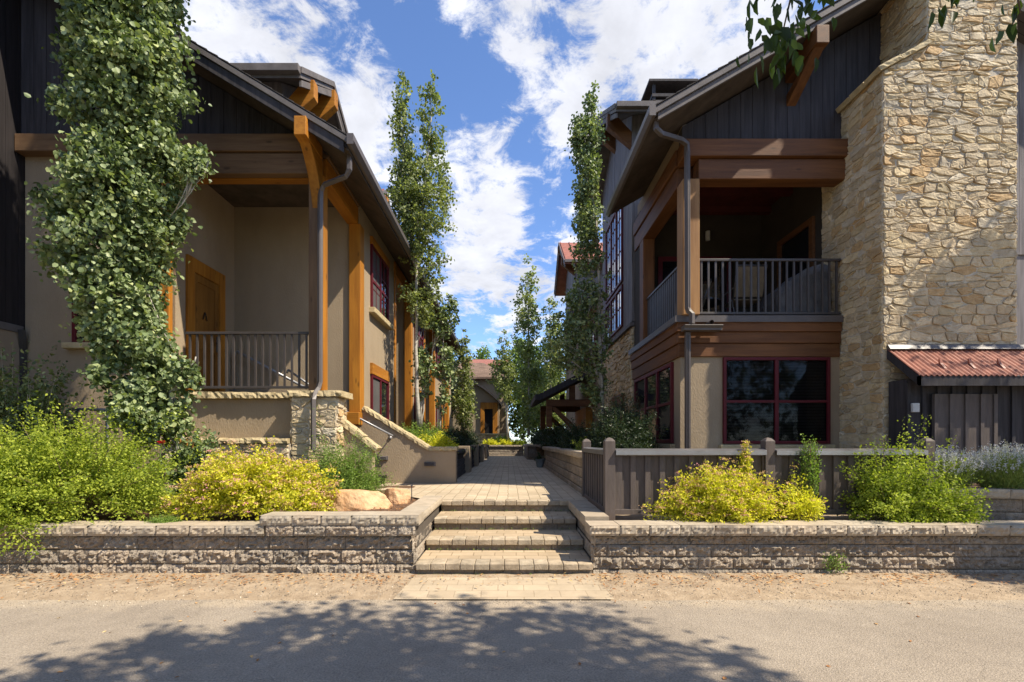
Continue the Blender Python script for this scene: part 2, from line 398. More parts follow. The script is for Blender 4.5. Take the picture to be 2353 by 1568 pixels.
# ------------------------------------------------------------------ foliage
def leaf_obj(name, P, A, Nn, Ls, Ws, material, parent, rnd, shape='round'):
    """One mesh of many small folded leaves. P base point, A axis, Nn face normal, Ls length, Ws width."""
    P, A, Nn = np.asarray(P, float), np.asarray(A, float), np.asarray(Nn, float)
    n = len(P)
    A /= np.linalg.norm(A, axis=1, keepdims=True) + 1e-9
    B = np.cross(Nn, A); B /= np.linalg.norm(B, axis=1, keepdims=True) + 1e-9
    Cn = np.cross(A, B)
    if shape == 'round':
        T = np.array([(0,0,0),(.28,.46,.10),(.72,.42,.10),(1,0,-.06),(.72,-.42,.10),(.28,-.46,.10)]); F = np.array([(0,1,2,3),(0,3,4,5)])
    elif shape == 'long':
        T = np.array([(0,0,0),(.3,.5,.06),(.65,.4,.02),(1,0,-.14),(.65,-.4,.02),(.3,-.5,.06)]); F = np.array([(0,1,2,3),(0,3,4,5)])
    else:
        T = np.array([(0,0,0),(.5,.5,.06),(1,0,0),(.5,-.5,.06)]); F = np.array([(0,1,2,3)])
    k = len(T)
    Ls = np.broadcast_to(np.asarray(Ls, float), (n,)); Ws = np.broadcast_to(np.asarray(Ws, float), (n,))
    co = (P[:, None, :] + A[:, None, :] * (T[None, :, 0] * Ls[:, None])[..., None]
          + B[:, None, :] * (T[None, :, 1] * Ws[:, None])[..., None] + Cn[:, None, :] * (T[None, :, 2] * Ls[:, None])[..., None])
    off = np.array(wloc(parent)) if parent is not None else np.zeros(3)
    co = (co - off).reshape(-1, 3).astype(np.float32)
    idx = (np.arange(n)[:, None, None] * k + F[None]).astype(np.int32)
    nf = n * len(F)
    me = bpy.data.meshes.new(name)
    me.vertices.add(n * k); me.vertices.foreach_set('co', co.ravel())
    me.loops.add(nf * 4); me.loops.foreach_set('vertex_index', idx.ravel())
    me.polygons.add(nf); me.polygons.foreach_set('loop_start', np.arange(0, nf * 4, 4, dtype=np.int32))
    me.update(calc_edges=True)
    at = me.attributes.new('rnd', 'FLOAT', 'POINT')
    at.data.foreach_set('value', np.repeat(np.asarray(rnd, np.float32), k))
    me.materials.append(material)
    o = bpy.data.objects.new(name, me); COL.objects.link(o)
    if parent is not None: o.parent = parent
    return o

def rdir(rng, n):
    v = rng.normal(size=(n, 3)); return v / (np.linalg.norm(v, axis=1, keepdims=True) + 1e-9)

def clump_leaves(rng, C, per, cr, axis_c=None, droop=.5, up=.6, out=.5):
    """Leaves scattered round clump centres C: positions, leaf axes and normals."""
    n = len(C); cr = np.broadcast_to(np.asarray(cr, float), (n,))
    cen = np.repeat(C, per, axis=0); r = np.repeat(cr, per)
    P = cen + rng.normal(size=(n * per, 3)) * r[:, None] * np.array([.55, .55, .6])
    A = rdir(rng, n * per); A[:, 2] -= droop
    Nn = rdir(rng, n * per); Nn[:, 2] += up
    if axis_c is not None:
        o = P - np.repeat(axis_c, per, axis=0); o[:, 2] = 0
        o /= np.linalg.norm(o, axis=1, keepdims=True) + 1e-6
        Nn += o * out; A += o * .5
    tone = np.repeat(rng.uniform(-.18, .18, n), per)
    rnd = np.clip(rng.normal(.45, .22, n * per) + tone, 0, 1)
    return P, A, Nn, rnd

def profile_clumps(rng, prof, n, edge=.62, ysq=1.0):
    """Clump centres inside a body given as rows (z, cx, cy, r) from bottom to top."""
    prof = np.array(sorted(prof), float)
    zs = np.linspace(prof[0, 0], prof[-1, 0], 400)
    r = np.interp(zs, prof[:, 0], prof[:, 3])
    w = np.maximum(r, .02) ** 1.55; w /= w.sum()
    z = rng.choice(zs, size=n, p=w) + rng.uniform(-.01, .01, n)
    rr = np.interp(z, prof[:, 0], prof[:, 3]); cx = np.interp(z, prof[:, 0], prof[:, 1]); cy = np.interp(z, prof[:, 0], prof[:, 2])
    th = rng.uniform(0, 2 * np.pi, n)
    # a lumpy outline that changes with height and angle
    lump = .97 + .22 * np.sin(th * 3 + z * 4.1) * np.sin(z * 2.7 + 1.3 + th) + .10 * np.sin(z * 9 + th * 2)
    q = rng.uniform(0, 1, n) ** edge
    C = np.stack([cx + np.cos(th) * rr * q * lump, cy + np.sin(th) * rr * q * lump * ysq, z], 1)
    ax = np.stack([cx, cy, z - .1], 1)
    return C, ax, rr

# ------------------------------------------------------------------ light and exposure
SUN_E, SKY_S, EXPO, CLOUD = 4.8, .13, .78, 5.0
SKY_TINT = (.93, 1.04, 1.22, 1)
# ------------------------------------------------------------------ camera, sun, sky
cam = bpy.data.cameras.new('camera'); cam_o = bpy.data.objects.new('camera', cam); COL.objects.link(cam_o)
cam_o.location = (0, 0, H); cam_o.rotation_euler = (math.pi / 2, 0, 0)
cam.sensor_width = 36; cam.lens = FPX / 2353 * 36
cam.shift_x = (1176.5 - CX) / 2353; cam.shift_y = (CY - 784) / 2353
cam.clip_start = .05; cam.clip_end = 2000
SC.camera = cam_o

SUNV = Vector((.714, -.30, 1.0)).normalized()          # towards the sun
sun = bpy.data.lights.new('sun', 'SUN'); sun.energy = SUN_E; sun.angle = math.radians(.53); sun.color = (1, .89, .72)
sun_o = bpy.data.objects.new('sun', sun); COL.objects.link(sun_o)
sun_o.rotation_euler = (-SUNV).to_track_quat('-Z', 'Y').to_euler(); sun_o.location = (8, -6, 14)

def make_world():
    w = bpy.data.worlds.new('World'); SC.world = w; w.use_nodes = True
    t = w.node_tree; N, L = t.nodes, t.links
    bg = N['Background']; bg.inputs['Strength'].default_value = SKY_S
    sky = N.new('ShaderNodeTexSky'); sky.sky_type = 'NISHITA'; sky.sun_disc = False
    sky.sun_elevation = math.asin(SUNV.z); sky.sun_rotation = math.atan2(SUNV.x, SUNV.y)
    sky.altitude = 1700; sky.air_density = 1.0; sky.dust_density = .4; sky.ozone_density = 2.2
    tc = N.new('ShaderNodeTexCoord')
    def M_(op, a, b=None, c=None, clamp=False):
        n = N.new('ShaderNodeMath'); n.operation = op; n.use_clamp = clamp
        for i, x in enumerate((a, b, c)):
            if x is None: continue
            if isinstance(x, (int, float)): n.inputs[i].default_value = x
            else: L.new(x, n.inputs[i])
        return n.outputs[0]
    nv = N.new('ShaderNodeVectorMath'); nv.operation = 'NORMALIZE'; L.new(tc.outputs['Generated'], nv.inputs[0])
    sp = N.new('ShaderNodeSeparateXYZ'); L.new(nv.outputs[0], sp.inputs[0])
    # a flat layer of cloud overhead, seen in perspective
    den = M_('ADD', M_('MAXIMUM', sp.outputs['Z'], 0.0), .22)
    cb = N.new('ShaderNodeCombineXYZ')
    L.new(M_('DIVIDE', sp.outputs['X'], den), cb.inputs[0]); L.new(M_('DIVIDE', sp.outputs['Y'], den), cb.inputs[1])
    def noise(scale, detail, rough, off, dist=0.0):
        mp = N.new('ShaderNodeMapping'); mp.inputs['Location'].default_value = off
        L.new(cb.outputs[0], mp.inputs['Vector'])
        n = N.new('ShaderNodeTexNoise'); n.inputs['Scale'].default_value = scale; n.inputs['Detail'].default_value = detail
        n.inputs['Roughness'].default_value = rough; n.inputs['Distortion'].default_value = dist
        L.new(mp.outputs[0], n.inputs['Vector']); return n.outputs['Fac']
    def cen(n, k): return M_('MULTIPLY', M_('SUBTRACT', n, .5), k)
    f = M_('ADD', cen(noise(3.6, 12, .70, (3.1, 1.7, 0), .3), 2.5), cen(noise(10, 10, .68, (0, 5, 2), .5), 2.3))
    f = M_('ADD', f, -.05)
    # the banks of cloud and the gaps of clear sky the photograph shows (directions on the sky dome)
    blobs = [(560,120,210,.55),(760,230,170,.6),(480,30,150,.40),(860,330,120,.40),(1090,25,115,.42),(1170,70,60,.25),(1260,45,70,.15),
             (1430,180,150,.48),(1560,60,200,.55),(1290,200,95,.38),(1180,150,60,.25),(1330,270,90,.35),(1700,60,150,.4),
             (1120,360,110,.45),(1060,300,70,.3),(1190,430,90,.42),(1110,460,80,.3),(1110,580,115,.6),(1050,640,100,.4),(1180,620,85,.38),(1275,620,80,.35),
             (1130,730,110,.22),(1020,480,70,.25),(1330,500,55,.12),
             (930,60,110,-.5),(1010,170,80,-.45),(1120,215,55,-.34),(1265,400,75,-.42),(1240,520,60,-.28),(1130,120,45,-.1),
             (990,240,70,-.35),(1330,110,45,-.2),(1090,280,38,-.2),(1085,185,100,-.5),(1190,320,65,-.4),(1100,800,110,-.15),(1225,330,50,-.2)]
    for px, py, r, wgt in blobs:
        d = Vector(((px - CX) / FPX, 1, (CY - py) / FPX)).normalized()
        ang = r / FPX * d.y                                       # angular radius
        dp = N.new('ShaderNodeVectorMath'); dp.operation = 'DOT_PRODUCT'; dp.inputs[1].default_value = d
        L.new(nv.outputs[0], dp.inputs[0])
        mr = N.new('ShaderNodeMapRange'); mr.interpolation_type = 'SMOOTHSTEP'
        mr.inputs['From Min'].default_value = math.cos(ang * 1.25); mr.inputs['From Max'].default_value = 1.0
        mr.inputs['To Min'].default_value = 0; mr.inputs['To Max'].default_value = wgt * (.50 if wgt > 0 else .80)
        L.new(dp.outputs['Value'], mr.inputs['Value'])
        f = M_('ADD', f, mr.outputs[0])
    mask = N.new('ShaderNodeMapRange'); mask.interpolation_type = 'SMOOTHSTEP'
    mask.inputs['From Min'].default_value = -.16; mask.inputs['From Max'].default_value = .40
    L.new(f, mask.inputs['Value'])
    # cloud brightness: thick parts white, thin parts and undersides greyer
    shade = N.new('ShaderNodeMapRange'); shade.inputs['From Min'].default_value = .35; shade.inputs['From Max'].default_value = .68
    shade.inputs['To Min'].default_value = .72; shade.inputs['To Max'].default_value = 1.08
    L.new(noise(3.4, 8, .6, (3.0, 1.55, .4), .2), shade.inputs['Value'])
    cc = N.new('ShaderNodeMix'); cc.data_type = 'RGBA'; cc.blend_type = 'MULTIPLY'; cc.inputs['Factor'].default_value = 1
    cc.inputs['A'].default_value = (CLOUD * .955, CLOUD * .97, CLOUD * 1.04, 1); L.new(shade.outputs[0], cc.inputs['B'])
    hs = N.new('ShaderNodeMix'); hs.data_type = 'RGBA'; hs.blend_type = 'MULTIPLY'; hs.inputs['Factor'].default_value = 1
    hs.inputs['B'].default_value = SKY_TINT; L.new(sky.outputs[0], hs.inputs['A'])
    mx = N.new('ShaderNodeMix'); mx.data_type = 'RGBA'
    L.new(M_('MULTIPLY', mask.outputs[0], .96), mx.inputs['Factor']); L.new(hs.outputs['Result'], mx.inputs['A']); L.new(cc.outputs['Result'], mx.inputs['B'])
    L.new(mx.outputs['Result'], bg.inputs['Color'])
make_world()
SC.view_settings.view_transform = 'Standard'; SC.view_settings.look = 'None'
SC.view_settings.gamma = 1; SC.view_settings.exposure = EXPO
SC.view_settings.use_curve_mapping = False
SC.cycles.max_bounces = 8; SC.cycles.diffuse_bounces = 5; SC.cycles.transparent_max_bounces = 12
SC.cycles.use_denoising = True
SC.cycles.caustics_reflective = False; SC.cycles.caustics_refractive = False

R = random.Random(7)

# ------------------------------------------------------------------ ground
def sheet(name, x0, x1, y0, y1, nx, ny, zf, material, kind='structure', recalc=True):
    v, f = [], []
    for j in range(ny + 1):
        for i in range(nx + 1):
            x = x0 + (x1 - x0) * i / nx; y = y0 + (y1 - y0) * j / ny
            v.append((x, y, zf(x, y)))
    for j in range(ny):
        for i in range(nx):
            a = j * (nx + 1) + i
            f.append((a, a + 1, a + nx + 2, a + nx + 1))
    o = MB().add(v, f).build(name, material, smooth=True)
    return tag(o, kind=kind)

def nse(x, y, s, seed=0): return mnoise.noise(Vector((x * s, y * s, seed)))

g = MB(); g.add([(-300, -80, -.05), (300, -80, -.05), (300, 400, -.05), (-300, 400, -.05)], [(0, 1, 2, 3)])
tag(g.build('ground', M['terrain']), kind='structure')
g = MB(); g.add([(-60, 6.9, .50), (60, 6.9, .50), (60, 80, .50), (-60, 80, .50)], [(0, 1, 2, 3)])
tag(g.build('terrain', M['terrain']), kind='structure')
# street: the far edge wanders a little over the verge
v, f = [], []
nx = 240
for i in range(nx + 1):
    x = -30 + 60 * i / nx
    ye = 4.27 + .035 * nse(x, 0, 1.3) + .02 * nse(x, 3, 5)
    v += [(x, -14, 0), (x, ye, 0), (x, ye + .05, -.03)]
for i in range(nx):
    a = i * 3
    f += [(a, a + 3, a + 4, a + 1), (a + 1, a + 4, a + 5, a + 2)]
tag(MB().add(v, f).build('street', M['asphalt']), kind='structure')
sheet('verge', -14, 14, 4.1, 5.3, 420, 24, lambda x, y: -.022 + .045 * min(1, max(0, (y - 4.15) / .5)) + .012 * nse(x, y, 6) + .006 * nse(x, y, 22, 3) + (.02 if y > 4.85 else 0), M['dirt'])
# paver apron in front of the steps
v = []
for y, xl, xr in ((4.255, -1.02, .93), (4.6, -.985, .89), (5.02, -.955, .865)):
    v += [(xl, y, .030 if y > 4.3 else .012), (xr, y, .030 if y > 4.3 else .012)]
tag(MB().add(v, [(0, 1, 3, 2), (2, 3, 5, 4)]).build('paver_apron', M['paver_dusty']), kind='structure')
# walkway: one sheet from the top of the steps to the planter at its end
path_poly = [(-.97, 6.95), (.87, 6.865), (1.14, 6.865), (1.16, 7.3), (1.16, 16.2), (1.7, 16.2), (1.7, 22.1), (.9, 22.1), (.9, 28.1), (-1.2, 28.1), (-1.2, 9.7), (-3.0, 9.7), (-3.0, 7.95), (-1.9, 7.75), (-1.22, 7.0)]
tag(MB().add([(x, y, .567) for x, y in path_poly], [tuple(range(len(path_poly)))]).build('walkway', M['paver']), kind='structure')
# planting beds
def lbed(x, y):
    t = min(1, max(0, (x + 2.75) / .3)); return .47 + .10 * t + .03 * nse(x, y, 2.2) + .012 * nse(x, y, 14, 2) - .1 * max(0, (x + 1.75)) * max(0, (y - 6.9)) * 2
sheet('planting_bed_soil', -9.5, -1.2, 5.2, 9.0, 150, 70, lbed, M['mulch'])
sheet('planting_bed_soil', 1.08, 9.5, 5.15, 8.3, 130, 50, lambda x, y: .485 + .02 * nse(x, y, 2.2) + .012 * nse(x, y, 14, 2), M['dirt'])
sheet('planter_soil', -2.95, -1.15, 9.8, 25, 30, 140, lambda x, y: 1.20 + .05 * nse(x, y, 2), M['mulch'])
sheet('planter_soil', 1.2, 2.95, 7.45, 28, 30, 140, lambda x, y: 1.16 + .05 * nse(x, y, 2), M['mulch'])
sheet('planter_soil', -1.4, 3.5, 28.1, 29.6, 30, 10, lambda x, y: 1.12 + .05 * nse(x, y, 2), M['mulch'])

# ------------------------------------------------------------------ split-face block walls
def block_face(mb, a, b, z0, z1, n, rough, seed, tone, res=.019, inset=.006):
    ln = math.hypot(b[0] - a[0], b[1] - a[1])
    nu = max(4, int(ln / res)); nz = max(3, int((z1 - z0) / res))
    v, f = [], []
    for j in range(nz + 1):
        for i in range(nu + 1):
            u, w = i / nu, j / nz
            x = a[0] + (b[0] - a[0]) * u; y = a[1] + (b[1] - a[1]) * u; z = z0 + (z1 - z0) * w
            if i in (0, nu) or j in (0, nz): h = -inset
            else:
                h = rough * (.8 * mnoise.noise(Vector((x * 8 + seed * 3.7, y * 8, z * 11))) + .75 * mnoise.noise(Vector((x * 24 + seed, y * 24, z * 26))) + .85 * mnoise.noise(Vector((x * 48 + seed, y * 48, z * 48)))) + rough * .3
            v.append((x + n[0] * h, y + n[1] * h, z))
    for j in range(nz):
        for i in range(nu):
            q = j * (nu + 1) + i
            f.append((q, q + 1, q + nu + 2, q + nu + 1))
    mb.add(v, f, tone)

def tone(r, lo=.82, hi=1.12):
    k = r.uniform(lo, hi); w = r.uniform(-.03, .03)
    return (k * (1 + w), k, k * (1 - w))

def block_run(mb, a, b, courses, n, r, bl=.37, gap=.003, rough=.032, half=None, lo=.82, hi=1.12, batter=.012):
    ln = math.hypot(b[0] - a[0], b[1] - a[1]); dx, dy = (b[0] - a[0]) / ln, (b[1] - a[1]) / ln
    for k, (z0, z1) in enumerate(courses):
        s = -(bl * .5 if (k % 2 if half is None else half[k]) else r.uniform(.0, .06))
        o = batter * k
        while s < ln - .02:
            l_ = bl * r.uniform(.86, 1.1)
            s0, s1 = max(s, 0), min(s + l_, ln)
            if ln - s1 < .09: s1 = ln; l_ = s1 - s
            if s1 - s0 > .04:
                block_face(mb, (a[0] + dx * (s0 + gap / 2) - n[0] * o, a[1] + dy * (s0 + gap / 2) - n[1] * o),
                           (a[0] + dx * (s1 - gap / 2) - n[0] * o, a[1] + dy * (s1 - gap / 2) - n[1] * o),
                           z0 + gap / 2, z1 - gap / 2, n, rough, r.random() * 50, tone(r, lo, hi))
            s += l_

def cap_run(mb, a, b, z0, z1, n, depth, r, bl=.33, gap=.003, over=.035, rough=.014, face=True):
    """Cap stones laid side by side: smooth tops, split fronts."""
    ln = math.hypot(b[0] - a[0], b[1] - a[1]); dx, dy = (b[0] - a[0]) / ln, (b[1] - a[1]) / ln
    s = 0
    while s < ln - .02:
        l_ = bl * r.uniform(.9, 1.12)
        s1 = min(s + l_, ln)
        if ln - s1 < .12: s1 = ln; l_ = s1 - s
        p = [(a[0] + dx * (q) + n[0] * w, a[1] + dy * (q) + n[1] * w) for q, w in ((s + gap / 2, over - .008), (s1 - gap / 2, over - .008), (s1 - gap / 2, over - depth), (s + gap / 2, over - depth))]
        dz = r.uniform(-.003, .003); tn = tone(r, .88, 1.1)
        mb.prism(p, 'z', z0, z1 + dz, tn)
        if face: block_face(mb, (p[0][0] + n[0] * .006, p[0][1] + n[1] * .006), (p[1][0] + n[0] * .006, p[1][1] + n[1] * .006), z0 + .003, z1 - .004 + dz, n, rough, r.random() * 50, tn, inset=.006)
        s += l_

def courses(z0, z1, n): return [(z0 + (z1 - z0) * i / n, z0 + (z1 - z0) * (i + 1) / n) for i in range(n)]

FN = (0, -1)
# left wall along the street: low part, then one course higher beside the steps; returns along the steps
rw = thing('retaining_wall', 'long low split-face block retaining wall below the green and gold shrubs', 'retaining wall', (-4, 5.1, 0))
b_ = MB(); block_run(b_, (-9.4, 5.0), (-.96, 5.0), courses(-.02, .425, 3) , FN, R)
block_run(b_, (-2.5, 4.965), (-.96, 4.965), [(.428, .535)], FN, R, rough=.02)
block_run(b_, (-.965, 4.98), (-.965, 6.85), courses(.0, .53, 4), (1, 0), R, rough=.012)
b_.build('block_courses', M['block'], rw, colors=True, recalc=False)
bk = MB(); bk.box(-9.4, -.99, 5.045, 5.25, -.1, .424); bk.box(-2.49, -.99, 5.02, 5.25, .424, .533); bk.box(-1.22, -.985, 5.25, 6.8, .1, .53)
bk.build('backfill', M['backing'], rw)
c_ = MB(); cap_run(c_, (-9.4, 5.0), (-2.52, 5.0), .43, .535, FN, .30, R, bl=.36)
cap_run(c_, (-2.56, 4.99), (-.925, 4.99), .538, .640, FN, .30, R, bl=.31)
cap_run(c_, (-.96, 5.26), (-.96, 6.86), .538, .634, (1, 0), .27, R, bl=.45, rough=.006, over=.03)
c_.build('cap_stones', M['block_top'], rw, colors=True, recalc=False)

# right wall along the street and its return
rw = thing('retaining_wall', 'low split-face block retaining wall in front of the grey board fence', 'retaining wall', (3, 5.1, 0))
b_ = MB(); block_run(b_, (.85, 5.0), (7.5, 5.0), [(-.02, .075), (.075, .20), (.20, .325), (.325, .43)], FN, R, half=[1, 0, 1, 0])
block_run(b_, (.862, 6.85), (.862, 4.985), courses(.0, .453, 3), (-1, 0), R, rough=.01)
b_.build('block_courses', M['block'], rw, colors=True, recalc=False)
bk = MB(); bk.box(.895, 7.5, 5.045, 5.25, -.1, .43); bk.box(.89, 1.1, 5.25, 6.85, .1, .43)
bk.build('backfill', M['backing'], rw)
c_ = MB(); cap_run(c_, (.83, 4.99), (7.5, 4.99), .433, .54, FN, .32, R, bl=.33, rough=.02)
cap_run(c_, (.862, 6.86), (.862, 5.32), .455, .573, (-1, 0), .27, R, bl=.40, rough=.006, over=.03)
c_.build('cap_stones', M['block_top'], rw, colors=True, recalc=False)

# short oblique wall that holds up the lavender
rw = thing('retaining_wall', 'shaded oblique block wall end beneath the lavender', 'retaining wall', (5.6, 5.6, .45))
b_ = MB(); A_, B_ = (4.95, 5.75), (7.2, 5.32); nn = Vector((B_[1] - A_[1], -(B_[0] - A_[0]))).normalized(); nn = (nn.x, nn.y)
block_run(b_, A_, B_, courses(.42, .74, 2), nn, R, bl=.42, rough=.008)
block_run(b_, (4.95, 7.3), A_, courses(.42, .74, 2), (-1, 0), R, bl=.42, rough=.008)
b_.build('block_courses', M['block'], rw, colors=True, recalc=False)
bk = MB(); bk.prism([(4.98, 5.79), (7.2, 5.37), (7.2, 7.3), (4.98, 7.3)], 'z', .4, .80)
bk.build('backfill', M['mulch'], rw)
c_ = MB(); cap_run(c_, A_, B_, .743, .845, nn, .28, R, bl=.45, rough=.01)
c_.build('cap_stones', M['block_top'], rw, colors=True, recalc=False)

# walls along the walkway
rw = thing('planter_wall', 'tall block planter wall along the walkway behind the grey fence', 'planter wall', (1.2, 11, .5))
b_ = MB(); block_run(b_, (1.15, 16.2), (1.15, 7.35), courses(.5, 1.13, 4), (-1, 0), R, bl=.42, rough=.012)
block_run(b_, (1.15, 7.38), (2.0, 7.38), courses(.5, 1.13, 4), (0, -1), R, bl=.3, rough=.012)
b_.build('block_courses', M['block'], rw, colors=True, recalc=False)
bk = MB(); bk.box(1.2, 1.4, 7.42, 16.2, .4, 1.12); bk.box(1.2, 2.9, 7.42, 7.6, .4, 1.12); bk.build('backfill', M['backing'], rw)
c_ = MB(); cap_run(c_, (1.15, 16.2), (1.15, 7.35), 1.133, 1.235, (-1, 0), .3, R, bl=.42, rough=.008)
cap_run(c_, (1.46, 7.36), (2.0, 7.36), 1.133, 1.235, (0, -1), .28, R, bl=.3, rough=.008)
c_.build('cap_stones', M['block_top'], rw, colors=True, recalc=False)

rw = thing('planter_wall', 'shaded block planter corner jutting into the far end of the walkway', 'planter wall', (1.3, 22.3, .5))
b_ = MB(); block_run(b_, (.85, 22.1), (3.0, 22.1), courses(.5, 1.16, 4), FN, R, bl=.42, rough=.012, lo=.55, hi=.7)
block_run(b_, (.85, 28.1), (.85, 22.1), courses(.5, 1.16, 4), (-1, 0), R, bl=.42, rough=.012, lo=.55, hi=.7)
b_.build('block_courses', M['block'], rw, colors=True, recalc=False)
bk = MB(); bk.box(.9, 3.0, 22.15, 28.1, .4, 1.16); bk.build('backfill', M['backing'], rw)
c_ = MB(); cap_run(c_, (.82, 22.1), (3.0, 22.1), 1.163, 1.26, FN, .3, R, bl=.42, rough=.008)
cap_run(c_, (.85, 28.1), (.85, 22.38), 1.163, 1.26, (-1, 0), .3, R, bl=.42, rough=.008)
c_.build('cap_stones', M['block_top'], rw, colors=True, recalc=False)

rw = thing('planter_wall', 'block planter wall that closes the far end of the walkway', 'planter wall', (-.1, 28.2, .5))
b_ = MB(); block_run(b_, (-1.5, 28.1), (.85, 28.1), courses(.5, 1.08, 4), FN, R, bl=.42, rough=.014)
b_.build('block_courses', M['block'], rw, colors=True, recalc=False)
bk = MB(); bk.box(-1.5, .85, 28.14, 28.5, .4, 1.08); bk.build('backfill', M['backing'], rw)
c_ = MB(); cap_run(c_, (-1.5, 28.1), (.82, 28.1), 1.083, 1.19, FN, .3, R, bl=.42, rough=.012)
c_.build('cap_stones', M['block_top'], rw, colors=True, recalc=False)

rw = thing('planter_wall', 'left-hand planter wall of dark blocks between tan piers along the walkway', 'planter wall', (-1.1, 16, .5))
b_ = MB(); pi = MB(); c_ = MB(); bk = MB()
ys = [10.05, 12.9, 13.6, 16.2, 16.9, 19.6, 20.3, 23.2, 23.9, 28.1]
for i in range(0, len(ys), 2):
    block_run(b_, (-1.16, ys[i]), (-1.16, ys[i + 1]), courses(.5, 1.12, 4), (1, 0), R, bl=.42, rough=.012)
    bk.box(-1.4, -1.2, ys[i], ys[i + 1], .4, 1.12)
    cap_run(c_, (-1.16, ys[i]), (-1.16, ys[i + 1]), 1.123, 1.21, (1, 0), .3, R, bl=.5, rough=.006)
    if i: pi.box(-1.5, -1.05, ys[i - 1], ys[i], .45, 1.28)
b_.build('block_courses', M['block_dark'], rw, colors=True, recalc=False); bk.build('backfill', M['backing'], rw)
pi.build('pier', M['stucco'], rw, bevel=.01); c_.build('cap_stones', M['block_dark'], rw, colors=True, recalc=False)

# ------------------------------------------------------------------ steps from the street
st = thing('paver_steps', 'four broad tan paver steps rising from the street between the block walls', 'steps', (-.05, 5, 0))
noses = [(4.94, .15), (5.55, .275), (6.15, .42), (6.79, .567)]
xl, xr = -.955, .86
for i, (y0, zt) in enumerate(noses):
    y1 = noses[i + 1][0] + .06 if i < 3 else y0 + .24
    zb = noses[i - 1][1] if i else .0
    tr = MB(); tr.box(xl, xr, y0 + .225, y1, zb - .05, zt - .003); to = tr.build('step', M['paver_step'], st)
    ns = MB(); n = 12; w = (xr - xl) / n
    for k in range(n):
        dz, dy = R.uniform(-.004, .004), R.uniform(-.006, .006)
        ns.box(xl + k * w + .002, xl + (k + 1) * w - .002, y0 + dy, y0 + .222, zt - .066, zt + dz, tone(R, .82, 1.12))
    ns.build('nosing', M['paver_nose'], to, bevel=.008, colors=True)
    rs = MB(); x = xl
    while x < xr - .02:
        l_ = min(R.uniform(.27, .34), xr - x)
        if xr - x - l_ < .1: l_ = xr - x
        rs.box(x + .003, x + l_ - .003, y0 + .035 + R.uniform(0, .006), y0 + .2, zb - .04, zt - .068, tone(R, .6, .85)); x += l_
    rs.build('riser', M['block'], to, colors=True)

# ------------------------------------------------------------------ board fence
fe = thing('fence', 'low grey-brown board and batten fence with metal-capped rails and pointed posts', 'fence', (1.17, 5.65, .5))
FY = 5.6
def fence_post(x0, x1, y0, y1, zt):
    p = MB(); cx, cy = (x0 + x1) / 2, (y0 + y1) / 2
    v = [(x0,y0,.42),(x1,y0,.42),(x1,y1,.42),(x0,y1,.42)]
    v += [(x0,y0,zt-.03),(x1,y0,zt-.03),(x1,y1,zt-.03),(x0,y1,zt-.03)]
    q = .026
    v += [(x0+q,y0+q,zt),(x1-q,y0+q,zt),(x1-q,y1-q,zt),(x0+q,y1-q,zt)]
    v += [(cx-.004,cy-.004,zt+.012),(cx+.004,cy-.004,zt+.012),(cx+.004,cy+.004,zt+.012),(cx-.004,cy+.004,zt+.012)]
    f = [(3,2,1,0)]
    for l_ in range(3):
        for k in range(4): f.append((l_*4+k, l_*4+(k+1)%4, l_*4+4+(k+1)%4, l_*4+4+k))
    f.append((12,13,14,15))
    p.add(v, f); return p.build('post', M['fence'], fe, bevel=.004)
posts = [(1.113, 1.232), (2.972, 3.084), (4.828, 4.938)]
for a_, b2 in posts: fence_post(a_, b2, FY, FY + .118, 1.435)
fence_post(1.115, 1.235, 7.28, 7.40, 1.43)
def fence_panel(x0, x1):
    pn = MB(); x = x0; w = .1705
    pn.box(x0, x1, FY + .055, FY + .075, .56, 1.235)               # boards
    first = True
    while x < x1 - .02:
        if first: pn.box(x, x + .085, FY + .025, FY + .054, .585, 1.235); first = False; x += .085 + .095; continue
        pn.box(x, min(x + .062, x1), FY + .025, FY + .054, .585, 1.235); x += w
    pn.box(x0, x1, FY + .018, FY + .05, .548, .612)
    p = pn.build('board_panel', M['fence'], fe, bevel=.003)
    r = MB(); r.box(x0, x1, FY + .012, FY + .11, 1.238, 1.285)
    ro = r.build('top_rail', M['fence'], fe, bevel=.003)
    m = MB(); m.prism([(FY - .035, 1.245), (FY - .035, 1.296), (FY + .05, 1.318), (FY + .135, 1.30), (FY + .135, 1.27), (FY + .13, 1.27), (FY + .13, 1.293), (FY + .05, 1.308), (FY - .026, 1.288), (FY - .026, 1.245)], 'x', x0, x1)
    m.build('metal_cap', M['metal_cap'], ro)
fence_panel(1.234, 2.970); fence_panel(3.086, 4.826)
pn = MB(); pn.box(1.165, 1.185, FY + .12, 7.28, .6, 1.235)
y = FY + .16
while y < 7.24: pn.box(1.135, 1.164, y, y + .06, .6, 1.235); y += .17
pn.box(1.128, 1.163, FY + .12, 7.28, .54, .615)
pn.build('board_panel', M['fence'], fe, bevel=.003)
r = MB(); r.box(1.128, 1.225, FY + .12, 7.28, 1.238, 1.285); ro = r.build('top_rail', M['fence'], fe)
m = MB(); m.prism([(1.105, 1.245), (1.105, 1.30), (1.17, 1.318), (1.245, 1.30), (1.245, 1.27), (1.24, 1.27), (1.24, 1.293), (1.17, 1.308), (1.112, 1.292), (1.112, 1.245)], 'y', FY + .10, 7.28)
m.build('metal_cap', M['metal_cap'], ro)
# ------------------------------------------------------------------ building helpers
def plane(axis, pos, out):
    """(u, w, z) -> world: u along the wall, w outward from it."""
    if axis == 'y': return lambda u, w, z: (u, pos + out * w, z)
    return lambda u, w, z: (pos + out * w, u, z)

